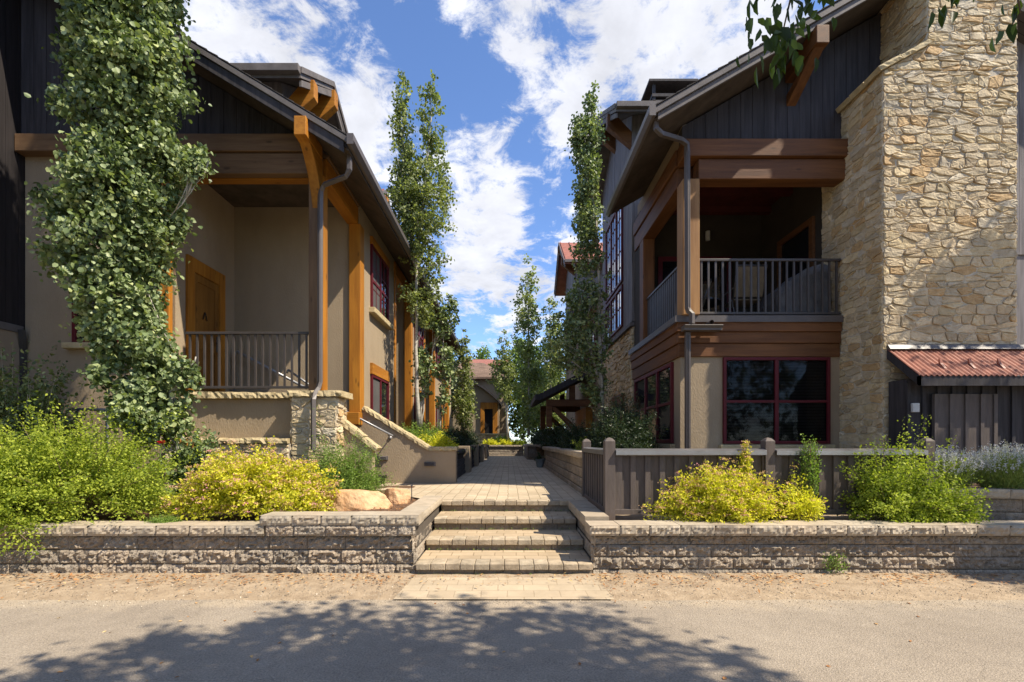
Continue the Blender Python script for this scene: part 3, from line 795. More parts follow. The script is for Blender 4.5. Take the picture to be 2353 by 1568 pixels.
def tbox(mb, T, u0, u1, w0, w1, z0, z1, col=None):
    a, b = T(u0, w0, z0), T(u1, w1, z1)
    return mb.box(a[0], b[0], a[1], b[1], a[2], b[2], col)

def window(house, T, u0, u1, z0, z1, lights=2, rail=.5, frame='burgundy', fw=.055, glass='glass', sill=None, header=None,
           muntins=(0, 0), screen=False, blinds=False, fat=.055, dark_half=None):
    """A sash window standing in its wall: frame (part) with pane, sill and header as sub-parts."""
    f = MB(); cd = .05
    tbox(f, T, u0, u0 + fat, -.02, cd, z0, z1); tbox(f, T, u1 - fat, u1, -.02, cd, z0, z1)
    tbox(f, T, u0 + fat, u1 - fat, -.02, cd - .003, z1 - fat, z1); tbox(f, T, u0 + fat, u1 - fat, -.02, cd - .003, z0, z0 + fat)
    lw = (u1 - u0 - 2 * fat) / lights
    for k in range(1, lights):
        x = u0 + fat + k * lw; tbox(f, T, x - fw / 2 - .01, x + fw / 2 + .01, -.02, cd - .006, z0 + fat, z1 - fat)
    if rail:
        z = z0 + (z1 - z0) * rail; tbox(f, T, u0 + fat, u1 - fat, -.02, cd - .014, z - fw / 2, z + fw / 2)
    nv, nh = muntins
    for k in range(lights):
        a = u0 + fat + k * lw
        for j in range(1, nv + 1):
            x = a + lw * j / (nv + 1); tbox(f, T, x - .011, x + .011, 0, cd - .022, z0 + fat, z1 - fat)
    for j in range(1, nh + 1):
        z = z0 + (z1 - z0) * j / (nh + 1); tbox(f, T, u0 + fat, u1 - fat, 0, cd - .026, z - .011, z + .011)
    fo = f.build('window', M[frame], house, bevel=.004)
    p = MB(); tbox(p, T, u0 + .02, u1 - .02, .006, .012, z0 + .02, z1 - .02)
    p.build('pane', M[glass], fo)
    if screen:
        s = MB(); tbox(s, T, u0 + fat, u0 + fat + lw - fw / 2, .014, .018, z0 + fat, z1 - fat); s.build('insect_screen', M['screen'], fo)
    if sill:
        s = MB(); tbox(s, T, u0 - .1, u1 + .1, -.02, .13, z0 - sill, z0 - .002); s.build('sill', M['flag'], fo, bevel=.015)
    if header:
        s = MB(); tbox(s, T, u0 - .02, u1 + .02, -.02, .06, z1 + .003, z1 + header[0]); s.build('header', M[header[1]], fo, bevel=.006)
    return fo

def railing(house, p, q, z0, z1, n, name='railing', thick=.04, post_ends=False):
    """Metal rail from p to q (x, y) with n balusters."""
    p, q = Vector((*p, 0)), Vector((*q, 0))
    r = MB(); r.bar(p + Vector((0, 0, z1 - .02)), q + Vector((0, 0, z1 - .02)), .055, .04); r.bar(p + Vector((0, 0, z0 + .02)), q + Vector((0, 0, z0 + .02)), .04, .04)
    ro = r.build(name, M['rail'], house, bevel=.004)
    for k in range(n):
        c = p.lerp(q, (k + .5) / n); b = MB(); h = .0145
        b.box(c.x - h, c.x + h, c.y - h, c.y + h, z0 + .04, z1 - .04); b.build('baluster', M['rail'], ro)
    return ro

def boards(mb, axis, pos, out, u0, u1, zb, ztop, w=.2, gap=.007, t=.022):
    """Vertical boards whose tops follow a roof line."""
    u = u0
    while u < u1 - .01:
        e = min(u + w - gap, u1)
        tb = t + R.uniform(-.003, .003)
        a, b = (pos, pos + out * tb)
        mb.prism([(u, zb(u)), (e, zb(e)), (e, ztop(e)), (u, ztop(u))], axis, min(a, b), max(a, b))
        u += w

# ---- rubble stonework: a polygon is cut into uneven stones, each a separate rough lump
PAL = [tuple(min(.9, 1.12 * x) for x in q_) for q_ in [(.56,.46,.30),(.52,.42,.27),(.60,.50,.34),(.49,.40,.265),(.55,.45,.28),(.58,.49,.335),(.51,.36,.19),(.47,.40,.28),(.54,.475,.355),(.57,.46,.28),(.56,.465,.31),(.60,.50,.33)]]
def clip(poly, a, b, c):
    """Keep the side a*x + b*y <= c."""
    o = []
    for i in range(len(poly)):
        p, q = poly[i], poly[(i + 1) % len(poly)]
        dp, dq = a * p[0] + b * p[1] - c, a * q[0] + b * q[1] - c
        if dp <= 0: o.append(p)
        if dp * dq < 0:
            t = dp / (dp - dq); o.append((p[0] + (q[0] - p[0]) * t, p[1] + (q[1] - p[1]) * t))
    return o
def area(p): return abs(sum(p[i][0] * p[(i+1) % len(p)][1] - p[(i+1) % len(p)][0] * p[i][1] for i in range(len(p)))) / 2
def ccw(p): return p if sum(p[i][0] * p[(i+1) % len(p)][1] - p[(i+1) % len(p)][0] * p[i][1] for i in range(len(p))) > 0 else p[::-1]
def inset(p, g):
    p = ccw(p); o = p
    for i in range(len(p)):
        x0, y0 = p[i]; x1, y1 = p[(i + 1) % len(p)]
        l_ = math.hypot(x1 - x0, y1 - y0)
        if l_ < 1e-5: continue
        nx, ny = (y1 - y0) / l_, -(x1 - x0) / l_
        o = clip(o, nx, ny, nx * x0 + ny * y0 - g)
        if len(o) < 3: return None
    return o
def soften(p, r, k=.24):
    """Cut the corners and roughen the outline."""
    o = []
    for i in range(len(p)):
        a, b, c = p[i - 1], p[i], p[(i + 1) % len(p)]
        ka = min(k, .016 / (math.hypot(a[0]-b[0], a[1]-b[1]) + 1e-6)) * r.uniform(.6, 1.4); kc = min(k, .016 / (math.hypot(c[0]-b[0], c[1]-b[1]) + 1e-6)) * r.uniform(.6, 1.4)
        o.append((b[0] + (a[0] - b[0]) * ka, b[1] + (a[1] - b[1]) * ka))
        o.append((b[0] + (c[0] - b[0]) * kc, b[1] + (c[1] - b[1]) * kc))
        m = ((b[0] + c[0]) / 2, (b[1] + c[1]) / 2)
        if math.hypot(c[0]-b[0], c[1]-b[1]) > .1:
            o.append((m[0] + r.uniform(-.006, .006), m[1] + r.uniform(-.006, .006)))
    return o
def cells(poly, r, target, asp):
    """Stones in wavering courses: each point of a loose brick-like lattice owns the ground nearest to it."""
    sy = math.sqrt(target / asp); sx = target / sy; k = sy / sx
    xs = [a[0] for a in poly]; ys = [a[1] for a in poly]
    pts = []; y = min(ys) - sy
    while y < max(ys) + sy:
        h = sy * r.uniform(.7, 1.35); x = min(xs) - sx * r.uniform(.2, 1.2)
        while x < max(xs) + sx:
            w = sx * r.choice([.5, .7, .9, 1.1, 1.4, 1.7])
            if r.random() > .06: pts.append(((x + w / 2) * k, y + h / 2 + r.gauss(0, sy * .10)))
            if r.random() < .12: pts.append(((x + w / 2) * k + r.uniform(-.3, .3) * sy, y + h * r.choice([.05, .95])))
            x += w
        y += h
    base = [(a * k, b) for a, b in poly]; out = []
    for i, p in enumerate(pts):
        c = base
        for q in sorted((q for j, q in enumerate(pts) if j != i and abs(q[0] - p[0]) < 4 * sy and abs(q[1] - p[1]) < 3.5 * sy), key=lambda q: (q[0] - p[0]) ** 2 + (q[1] - p[1]) ** 2)[:22]:
            a, b = q[0] - p[0], q[1] - p[1]
            c = clip(c, a, b, (q[0] ** 2 + q[1] ** 2 - p[0] ** 2 - p[1] ** 2) / 2)
            if len(c) < 3: break
        if len(c) >= 3:
            c = [(a / k, b) for a, b in c]; A = area(c)
            if A > target * .55 and r.random() < .22:              # some stones are cut again on a slant
                th = r.choice([r.gauss(.1, .35), math.pi / 2 + r.gauss(0, .3)]); a, b = math.cos(th), math.sin(th)
                mx = sum(q[0] for q in c) / len(c); my = sum(q[1] for q in c) / len(c); d = a * mx + b * my
                out += [q for q in (clip(c, a, b, d), clip(c, -a, -b, -d)) if len(q) >= 3]
            else: out.append(c)
    return out

def rubble(mb, poly, T, r, target=.034, depth=.03, gap=.011, asp=2.3, pal=PAL, dark=1.0):
    for p in cells(ccw(poly), r, target, asp):
        q = inset(p, gap * r.uniform(.7, 1.3))
        if not q or area(q) < .0008: continue
        q = soften(q, r); n = len(q)
        cx = sum(a[0] for a in q) / n; cy = sum(a[1] for a in q) / n
        d = depth * r.uniform(.5, 1.2); tu, tv = r.gauss(0, .06), r.gauss(0, .06)
        def lay(s, h, jit):
            o = []
            for a in q:
                u, v_ = cx + (a[0] - cx) * s, cy + (a[1] - cy) * s
                o.append(T(u, h + (tu * (u - cx) + tv * (v_ - cy)) * (1 if h > 0 else 0) + r.uniform(-jit, jit), v_))
            return o
        # rings shrink by a set distance so thin stones keep a proper face
        sz = math.sqrt(area(q)); s1, s2 = 1 - .008 / sz, 1 - .03 / sz if sz > .1 else .55
        V = lay(1, -.02, 0) + lay(1, d * .65, .002) + lay(s1, d * .95, .004) + lay(max(.3, s2), d * 1.02, .007) + [T(cx, d * r.uniform(.95, 1.2), cy)]
        F = []
        for k in range(3):
            for i in range(n): F.append((k*n + i, k*n + (i+1) % n, (k+1)*n + (i+1) % n, (k+1)*n + i))
        for i in range(n): F.append((3*n + i, 3*n + (i+1) % n, 4*n))
        c = r.choice(pal); k = r.uniform(.90, 1.16) * dark
        mb.add(V, F, tuple(min(.9, x * k) for x in c))

def flagstones(mb, p, q, w, h, r, step=.55, up=(0, 0, 1), jag=.02):
    """A row of rough cap stones from p to q."""
    p, q = Vector(p), Vector(q); ln = (q - p).length; d = (q - p) / ln
    side = d.cross(Vector(up)).normalized(); upv = side.cross(d).normalized()
    s = 0
    while s < ln - .02:
        e = min(ln, s + step * r.uniform(.75, 1.3))
        if ln - e < .15: e = ln
        nn = max(3, int((e - s) / .05)); V, F = [], []
        hh = h * r.uniform(.85, 1.1)
        for i in range(nn + 1):
            c = p + d * (s + .004 + (e - s - .008) * i / nn)
            for a, b in ((-1, 0), (-1.0, .55), (-.93, 1), (.93, 1), (1.0, .55), (1, 0)):
                j = r.uniform(-jag, jag) if a in (-1, -1.0, 1, 1.0) else r.uniform(-jag, jag) * .3
                V.append(c + side * (a * w / 2 + j) + upv * (b * hh + r.uniform(-.006, .006)))
        k = 6
        for i in range(nn):
            for j in range(k): F.append((i*k + j, i*k + (j+1) % k, (i+1)*k + (j+1) % k, (i+1)*k + j))
        F += [tuple(range(k-1, -1, -1)), tuple(nn*k + j for j in range(k))]
        mb.add(V, F); s = e

def gable_roof(house, x0, x1, ridge_y, half, z_eave, z_ridge, thick, mats, axis='x', name='roof'):
    pass

def dormer(house, xf, out, xb, yn, yf, ze, za, zb, roofm, wallm, brk='orange', over=.5, yo=.36, fascia='trim', zs=None, knee=True, ribs=True, br_z=.0):
    """A gabled dormer whose gable looks along x; ridge runs along x."""
    ym = (yn + yf) / 2; sl = (za - ze) / (ym - yn); th = .16
    xo = xf + out * over
    ro = MB()
    ro.prism([(yn, ze), (ym, za), (yf, ze), (yf, ze - th), (ym, za - th), (yn, ze - th)], 'x', min(xo, xb), max(xo, xb))
    rob = ro.build('dormer_roof', M[roofm], house)
    fa = MB(); e0, e1 = xo, xo + out * .03
    fa.prism([(yn - .01, ze + .02), (ym, za + .02), (yf + .01, ze + .02), (yf + .01, ze - .085), (ym, za - .085), (yn - .01, ze - .085)], 'x', min(e0, e1), max(e0, e1))
    e0, e1 = xo - out * .05, xo - out * .004
    fa.prism([(yn + .05, ze - th - .002), (ym, za - th - .002), (yf - .05, ze - th - .002), (yf - .05, ze - th - .11), (ym, za - th - .13), (yn + .05, ze - th - .11)], 'x', min(e0, e1), max(e0, e1))
    fa.box(min(xo, xb), max(xo, xb), yn - .10, yn - .002, ze - .11, ze + .01)          # eave gutter
    fa.build('fascia', M[fascia], rob, bevel=.006)
    if ribs:
        rb = MB(); x = xo - out * .06
        while (x - xb) * out > 0:
            rb.bar((x, yn, ze + .02), (x, ym, za + .02), .03, .05); x -= out * .42
        rb.build('standing_seam', M[roofm], rob)
    wy0, wy1 = yn + yo, yf - yo
    wl = MB(); top = lambda y: za - th - .02 - abs(y - ym) * sl
    boards(wl, 'x', xf, out, wy0, wy1, lambda y: zb, top, w=.16)
    wl.prism([(wy0, zb), (wy1, zb), (wy1, top(wy1)), (ym, top(ym)), (wy0, top(wy0))], 'x', min(xf - out * .002, xf - out * .1), max(xf - out * .002, xf - out * .1))
    u0, u1 = sorted((xf - out * .02, xb))
    boards(wl, 'y', wy0, -1, u0, u1, lambda x: zb, lambda x: top(wy0), w=.2)
    wl.box(u0, u1, wy0 + .002, wy0 + .1, zb, top(wy0)); wl.box(u0, u1, wy1 - .1, wy1, zb, top(wy1))
    wl.build('dormer_wall', M[wallm], house)
    for yb in (wy0 + .12, ym + .02):
        zt = za - th - .14 - abs(yb - ym) * sl
        b = MB()
        L_ = over + .03
        pl = [(xf, zt), (xf + out * L_, zt), (xf + out * L_, zt - .20), (xf + out * (L_ - .12), zt - .24), (xf, zt - .24 - (.55 if knee else 0)), ]
        L_ = over + .06; zt += .13
        b.prism([(xf + out * (L_ - .17), zt), (xf + out * L_, zt), (xf + out * L_, zt - .30), (xf, zt - .80), (xf, zt - .45)], 'y', yb - .085, yb + .085)
        b.build('bracket', M[brk + '_x'], house, bevel=.01)

# ================================================================== LEFT HOUSE
lh = thing('townhouse', 'tan stucco townhouse with orange timber porch and railing left of the walkway', 'house', (-5.4, 12, .5))
YF = 7.9; XS = -2.96; PX = -5.45; PB = 9.6; PZ = 2.2            # front wall, side wall, porch side wall, porch back wall, porch floor
rtop = lambda x: 6.0 + .605 * (-2.5 - x)                        # roof surface over the front gable
segs = [(PB, 12.57), (14.62, 16.95), (19.1, 21.5), (23.6, 24.7)]
w_ = MB()
w_.box(-7.9, PX, YF, 24.7, .45, 6.3)                            # left body: its front and the porch's side wall
w_.box(PX, -4.6, PB, 24.7, .45, 6.3)
for a, b in segs: w_.box(-4.6, XS, a, b, .45, 6.3)
for a, b in zip([s[1] for s in segs[:-1]], [s[0] for s in segs[1:]]): w_.box(-4.6, XS - .02, a, b, .45, 1.5); w_.box(-4.6, XS - .01, a, b, 5.72, 6.3)
w_.box(PX, -3.46, YF, YF + .2, .45, 2.09)                       # low wall below the porch railing
w_.build('wall', M['stucco'], lh)
w_ = MB(); w_.box(PX, -4.95, YF + .2, PB, .45, PZ); w_.build('porch_floor', M['stucco_dark'], lh)
w_ = MB(); w_.box(PX, XS, YF + .16, PB, 6.05, 6.2); w_.build('porch_ceiling', M['soffit'], lh)
# porch stairs go down to the right
sp = MB(); n = 10
for k in range(n):
    x1 = -2.43 - k * .275; zt = .567 + (k + 1) * .163
    y1 = 9.64 if x1 > -2.9 else PB
    if x1 - .275 < -5.0: break
    sp.box(x1 - .32, x1, 8.12, y1 - .005, zt - .06, zt); sp.box(x1 - .30, x1 - .035, 8.12, y1 - .005, .5, zt - .062)
sp.build('porch_steps', M['paver_nose'], lh, bevel=.008)
# stone pier and caps
pr = MB(); r2 = random.Random(3)
rubble(pr, [(-3.44, .5), (-2.72, .5), (-2.72, 2.1), (-3.44, 2.1)], plane('y', 7.64, -1), r2, .042, .016)
rubble(pr, [(7.64, .5), (8.12, .5), (8.12, 2.1), (7.64, 2.1)], plane('x', -2.72, 1), r2, .035, .016)
rubble(pr, [(7.64, .5), (7.9, .5), (7.9, 2.1), (7.64, 2.1)], plane('x', -3.44, -1), r2, .03, .02)
pr_o = pr.build('stone_pier', M['stone'], lh, colors=True, recalc=False)
co = MB(); co.box(-3.43, -2.73, 7.65, 8.12, .45, 2.1); co.build('core', M['mortar'], pr_o)
bs = MB(); rubble(bs, [(-5.42, .5), (-3.46, .5), (-3.46, 1.36), (-5.42, 1.36)], plane('y', 7.62, -1), r2, .04, .03)
bs_o = bs.build('stone_base', M['stone'], lh, colors=True, recalc=False)
co = MB(); co.box(-5.42, -3.45, 7.63, YF - .003, .45, 1.365); co.build('core', M['mortar'], bs_o)
cp = MB(); flagstones(cp, (-5.5, 7.74, 1.37), (-3.46, 7.74, 1.37), .36, .085, r2, .5); cp.build('ledge_stones', M['flag'], lh); cp = MB()
flagstones(cp, (-5.5, 7.98, 2.10), (-3.42, 7.98, 2.10), .34, .10, r2, .6)
cp.build('cap_stones', M['flag'], lh); cp = MB()
flagstones(cp, (-3.5, 7.87, 2.11), (-2.62, 7.87, 2.11), .56, .11, r2, .5)
cp.build('pier_cap', M['flag'], lh)
# cheek walls of the porch stairs, with stone caps
ck = MB()
ck.prism([(-2.74, .45), (-2.24, .45), (-2.24, 1.27), (-2.74, 1.66)], 'y', 7.92, 8.10)
ck.build('cheek_wall', M['stucco'], lh, bevel=.006); ck = MB()
ck.prism([(XS, .45), (-1.06, .45), (-1.06, 1.22), (-1.60, 1.22), (XS, 2.06)], 'y', 9.65, 9.9)
ck.build('cheek_wall', M['stucco'], lh, bevel=.006)
cp = MB(); flagstones(cp, (-2.78, 8.01, 1.70), (-2.17, 8.01, 1.235), .26, .085, r2, .45, jag=.012); cp.build('cheek_cap', M['flag'], lh); cp = MB()
flagstones(cp, (XS + .03, 9.775, 2.05), (-1.61, 9.775, 1.22), .32, .075, r2, .6, jag=.012); flagstones(cp, (-1.60, 9.775, 1.222), (-1.03, 9.775, 1.222), .32, .07, r2, .6, jag=.01)
cp.build('cheek_cap', M['flag'], lh)
# timber
po = MB(); po.box(-3.225, -3.045, 7.78, 8.0, 2.2, 5.70); poo = po.build('post', M['brown_z'], lh, bevel=.012)
po = MB(); po.box(-3.042, -2.995, 7.785, 8.0, 2.2, 5.70); po.build('cladding', M['orange_z'], poo, bevel=.01)
po = MB(); po.box(PX - .25, PX - .03, 7.80, 7.89, 2.2, 5.70); po.build('post', M['orange_z'], lh, bevel=.012)
bm_ = MB(); bm_.box(-5.72, -3.03, 7.76, 7.90, 5.70, 6.03); bm_.build('beam', M['brown_x'], lh, bevel=.012)
bm_ = MB(); bm_.box(-7.9, -3.24, 7.72, 7.90, 6.04, 6.32); bm_.build('beam', M['brown_x'], lh, bevel=.012)
bm_ = MB(); bm_.box(PX, -3.23, 7.90, 8.06, 5.68, 6.02); bm_.build('beam', M['orange_x'], lh, bevel=.012)
bm_ = MB(); bm_.box(-3.2, -2.98, 7.92, 9.58, 5.70, 6.03); bm_.build('beam', M['orange_y'], lh, bevel=.012)
bm_ = MB(); bm_.box(-3.16, -2.95, 7.92, 9.58, 6.04, 6.30); bm_.build('beam', M['brown_y'], lh, bevel=.012)
# outlooker and curved knee brace that carry the roof edge
ol = MB(); ol.box(-3.17, -2.99, 7.12, 7.76, 5.92, 6.20)
pts = []
for k in range(9):
    t = k / 8; pts.append(((1 - t) ** 2 * 7.22 + 2 * t * (1 - t) * 7.60 + t * t * 7.78, (1 - t) ** 2 * 5.95 + 2 * t * (1 - t) * 5.75 + t * t * 5.15))
inner = [(y + .02, z + .02 + .16 * (1 - k / 8)) for k, (y, z) in enumerate(pts)]
ol.prism(pts + [(7.80, 5.15), (7.80, 5.915), (7.24, 5.915)], 'x', -3.16, -3.0)
ol.build('brace', M['orange_y'], lh, bevel=.012)
# columns and recessed porches down the side
for (ya, yb) in zip([s[1] for s in segs[:-1]], [s[0] for s in segs[1:]]):
    c = MB(); c.box(-3.14, -2.93, yb - .09, yb + .14, 1.8, 5.70); c.build('column', M['orange_z'], lh, bevel=.01)
    c = MB(); c.box(-3.14, -2.93, ya - .12, ya + .02, 1.8, 5.70); c.build('column', M['orange_z'], lh, bevel=.01)
    c = MB(); c.box(-3.14, -2.92, ya - .14, yb + .16, 5.70, 6.03); c.build('beam', M['orange_y'], lh, bevel=.01)
c = MB(); c.box(-3.16, -2.93, PB - .06, PB + .2, 1.98, 5.70); c.build('column', M['orange_z'], lh, bevel=.012)
c = MB(); c.prism([(-3.32, 1.72), (-2.92, 1.72), (-2.92, 1.98), (-3.32, 1.98)], 'y', PB - .16, PB + .1); c.build('column_base', M['orange_x'], lh, bevel=.02)
# windows of the side wall
TX = plane('x', XS, 1)
for a, b in segs[:3]:
    c0 = a + .72 if a == PB else a + .45
    window(lh, TX, c0, c0 + 1.45, 4.25, 5.62, lights=2, rail=.45, sill=.12, header=(.16, 'orange_y'), muntins=(1, 2), screen=True)
    window(lh, TX, c0, c0 + 1.45, 1.55, 2.84, lights=2, rail=.3, header=(.24, 'orange_y'), screen=True)
window(lh, plane('y', YF, -1), -7.1, -6.05, 3.0, 4.1, lights=1, rail=.5, sill=.1)
# front gable
sd = MB(); boards(sd, 'y', 7.86, -1, -7.9, -3.0, lambda x: 6.325, lambda x: rtop(x) - .2, w=.205)
sd.prism([(-7.9, 6.31), (-2.96, 6.31), (-2.96, rtop(-2.96) - .2), (-7.9, rtop(-7.9) - .2)], 'y', 7.863, 7.99)
sd.build('gable_siding', M['siding'], lh)
# roof
x0, x1 = -8.5, -2.40
rf = MB(); rf.prism([(x1, rtop(x1)), (x0, rtop(x0)), (x0, rtop(x0) - .16), (x1, rtop(x1) - .16)], 'y', 7.22, 24.8)
rf.prism([(x0, rtop(x0)), (x0 - 6, rtop(x0) - 3.6), (x0 - 6, rtop(x0) - 3.8), (x0, rtop(x0) - .16)], 'y', 7.95, 24.8)
ro = rf.build('roof', M['shingle'], lh)
sh = MB(); x = x1
while x > x0:                                                   # shingle butts along the rake
    sh.prism([(x - .16, rtop(x - .16) + .004), (x, rtop(x) + .004), (x, rtop(x) + .026), (x - .16, rtop(x - .16) + .010)], 'y', 7.17, 24.8); x -= .16
sh.build('shingle_courses', M['shingle'], ro)
fa = MB(); fa.prism([(x1, rtop(x1) - .01), (x0, rtop(x0) - .01), (x0, rtop(x0) - .10), (x1, rtop(x1) - .10)], 'y', 7.175, 7.217)
fa.build('rake_trim', M['trim'], ro, bevel=.004)
fa = MB(); fa.prism([(x1 - .06, rtop(x1 - .06) - .105), (x0, rtop(x0) - .105), (x0, rtop(x0) - .27), (x1 - .06, rtop(x1 - .06) - .27)], 'y', 7.20, 7.24)
fa.build('fascia', M['siding'], ro, bevel=.004)
so = MB(); so.prism([(x1, rtop(x1) - .165), (-8.0, rtop(-8.0) - .165), (-8.0, rtop(-8.0) - .185), (x1, rtop(x1) - .185)], 'y', 7.242, 24.7)
so.build('soffit', M['soffit'], ro)
gu = MB(); gp = [(x1 + .005, 5.95), (x1 + .005, 5.80), (x1 + .05, 5.80), (x1 + .10, 5.86), (x1 + .10, 5.955), (x1 + .085, 5.955), (x1 + .085, 5.87), (x1 + .02, 5.82), (x1 + .02, 5.95)]
gu.prism(gp, 'y', 7.15, 24.8); gu.box(x1 + .004, x1 + .101, 7.142, 7.150, 5.798, 5.956)
gu.build('gutter', M['gutter'], lh)
ds = MB(); P_ = [W(803, 352, 7.42), W(803, 390, 7.42), W(796, 405, 7.46), W(745, 425, 7.68), W(737, 440, 7.71), W(736, 470, 7.71), W(735, 878, 7.71), W(731, 893, 7.68), W(722, 905, 7.58), W(720, 918, 7.54), W(720, 1035, 7.54)]
ds.tube(P_, .03, rect=(.062, .075))
for k in (-1, 0, 1): ds.tube([p + Vector((k * .019, -.034, 0)) for p in P_[5:7]], .005, rect=(.008, .012))
ds.build('downspout', M['gutter'], lh, bevel=.006)
for k in range(3):
    d0 = k * 4.02
    dormer(lh, -3.9, 1, -6.2, 7.9 + d0, 10.8 + d0, 7.5, 8.34, 6.2, 'red_metal' if k else 'trim', 'siding_grey')
# the front door in the porch's side wall
TD = plane('x', PX, 1)
dr = MB(); tbox(dr, TD, 8.15, 8.32, -.02, .05, PZ, 4.56); tbox(dr, TD, 9.04, 9.22, -.02, .05, PZ, 4.56); tbox(dr, TD, 8.32, 9.04, -.02, .047, 4.32, 4.56)
dro = dr.build('door_frame', M['orange_z'], lh, bevel=.008)
dd = MB(); tbox(dd, TD, 8.325, 9.035, -.02, .015, PZ, 4.315)
for u0, u1, z0, z1 in ((8.325, 8.43, PZ, 4.315), (8.93, 9.035, PZ, 4.315), (8.43, 8.93, PZ, 2.42), (8.43, 8.93, 3.02, 3.16), (8.43, 8.93, 4.18, 4.315)): tbox(dd, TD, u0, u1, .0151, .03, z0, z1)
ddo = dd.build('door', M['door_wood'], lh, bevel=.006)
lt = MB()                                                        # the letter A on the door
u, z, s, w = 8.62, 3.56, .14, .018
def stroke(a, b): lt.bar(TD(*[a[0], .036, a[1]]), TD(*[b[0], .036, b[1]]), .008, w, up=(0, 1, 0))
stroke((u - .06, z), (u, z + s)); stroke((u + .06, z), (u, z + s)); stroke((u - .035, z + .05), (u + .035, z + .05))
lt.build('letter', M['black'], ddo)
hd = MB(); hd.tube([TD(8.98, .03, 3.2), TD(8.98, .08, 3.2)], .014); hd.tube([TD(8.98, .08, 3.2), TD(8.88, .08, 3.2)], .012); hd.tube([TD(8.98, .03, 3.06), TD(8.98, .036, 3.34)], .02); hd.build('handle', M['metal_dark'], ddo)
railing(lh, (-5.24, 7.86), (-3.23, 7.86), 2.26, 3.18, 17)
hr = MB(); p0, p1 = Vector((-3.62, 9.5, 2.21)), Vector((-2.28, 9.5, 1.51))
hr.tube([p0, p1], .021); hr.tube([p1 + (p0 - p1) * .05, p1 + (p0 - p1) * .05 + Vector((-.02, .06, -.07)), p1 + (p0 - p1) * .05 + Vector((-.02, .15, -.07))], .011)
hr.tube([p1 + (p0 - p1) * .05 + Vector((-.02, .13, -.07)), p1 + (p0 - p1) * .05 + Vector((-.02, .149, -.07))], .035)
hr.build('handrail', M['steel'], lh, smooth=True)
hr = MB(); A_, B_ = W(545, 808, 9.45), W(705, 893, 9.45)
hr.tube([Vector((A_.x - .06, 9.45, PZ)), Vector((A_.x - .06, 9.45, A_.z - .08)), Vector((A_.x - .03, 9.45, A_.z - .015)), A_, B_], .026)
hr.build('handrail', M['steel'], lh, smooth=True); hr = MB()
A2, B2 = W(662, 850, 8.25), W(725, 895, 8.25)
hr.tube([A2, B2], .018); hr.tube([A2, A2 + Vector((-.02, 0, -.06))], .018)
hr.build('handrail', M['steel'], lh, smooth=True)

def step_light(x, z, label):
    t = thing('step_light', label, 'light fixture', (x, 9.64, z), 'louvred step lights')
    b = MB(); b.box(x - .115, x + .115, 9.628, 9.648, z - .04, z + .04); b.build('housing', M['trim'], t, bevel=.004)
    b = MB()
    for k in range(4): b.prism([(9.602, z - .028 + k * .018), (9.627, z - .022 + k * .018), (9.627, z - .014 + k * .018), (9.602, z - .024 + k * .018)], 'x', x - .085, x + .085)
    b.build('louvre', M['trim'], t)
a = W(879, 1053, 9.65); step_light(a.x, a.z, 'louvred step light beside the lowest porch step')
a = W(988, 1067, 9.65); step_light(a.x, a.z, 'louvred step light near the walkway corner of the stair wall')

# neighbour with the dark overhanging upper storey at the left edge
nb = thing('house', 'dark-boarded overhanging house cut off by the left edge', 'house', (-9.5, 7, .5))
o = MB(); boards(o, 'x', -7.93, 1, 5.0, 8.3, lambda y: 3.27, lambda y: 12.5, w=.2); o.box(-12, -7.932, 5.0, 8.3, 3.27, 12.5)
o.build('upper_wall', M['siding_black'], nb)
o = MB(); o.box(-12, -7.88, 4.9, 7.86, 3.15, 3.268); o.build('eave_trim', M['trim'], nb, bevel=.01)
o = MB(); o.box(-12, -7.905, 5.6, 8.3, .45, 3.149); o.build('lower_wall', M['stucco_dark'], nb)
o = MB(); o.tube([(-7.84, 7.78, 3.2), (-7.84, 7.80, 3.05), (-7.88, 7.84, 2.9), (-7.88, 7.84, .5)], .03, rect=(.07, .06)); o.build('downspout', M['metal_dark'], nb)

pr = thing('pipe_rail', 'grey steel pipe rail behind the lime-green shrub', 'railing', (-6.2, 7.35, .5))
b = MB(); a1, a2 = W(158, 941, 7.35), W(318, 943, 7.35)
b.tube([a1, a2], .024); b.build('rail', M['steel'], pr, smooth=True)
for f_ in (.12, .55, .95):
    c = a1.lerp(a2, f_); b = MB(); b.tube([c, (c.x, c.y, .48)], .02); b.build('post', M['steel'], pr, smooth=True)
# ================================================================== RIGHT HOUSE
rh = thing('townhouse', 'timber-framed townhouse with a balcony and tall stone chimney right of the walkway', 'house', (5, 10, .5))
RY = 8.3; RX = 2.94; RBK = 11.4                                  # front wall, side wall, end of the porch block
rr = lambda x: 6.57 + .575 * (x - 2.26)
w_ = MB()
w_.box(RX, 6.4, RY, 10.9, .45, 2.86)
w_.build('wall', M['stucco'], rh)
w_ = MB(); w_.box(RX + .02, 6.4, 10.9, 11.4, .45, 6.6); w_.build('balcony_back_wall', M['balcony_wall_shaded'], rh)
w_ = MB(); w_.prism([(8.32, 6.485), (11.2, 6.485), (11.2, 6.86), (8.32, 6.86)], 'x', RX + .04, RX + .14); w_.build('frieze', M['stucco_dark'], rh)
w_ = MB(); w_.box(5.7, 5.85, RY, 10.9, 3.5, 6.6); w_.build('balcony_side_wall', M['balcony_wall_shaded'], rh)
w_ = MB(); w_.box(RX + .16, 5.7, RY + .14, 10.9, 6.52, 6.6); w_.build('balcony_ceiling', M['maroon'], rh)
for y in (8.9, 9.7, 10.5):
    w_ = MB(); w_.box(RX + .16, 5.7, y, y + .14, 6.38, 6.518); w_.build('ceiling_beam', M['maroon'], rh)
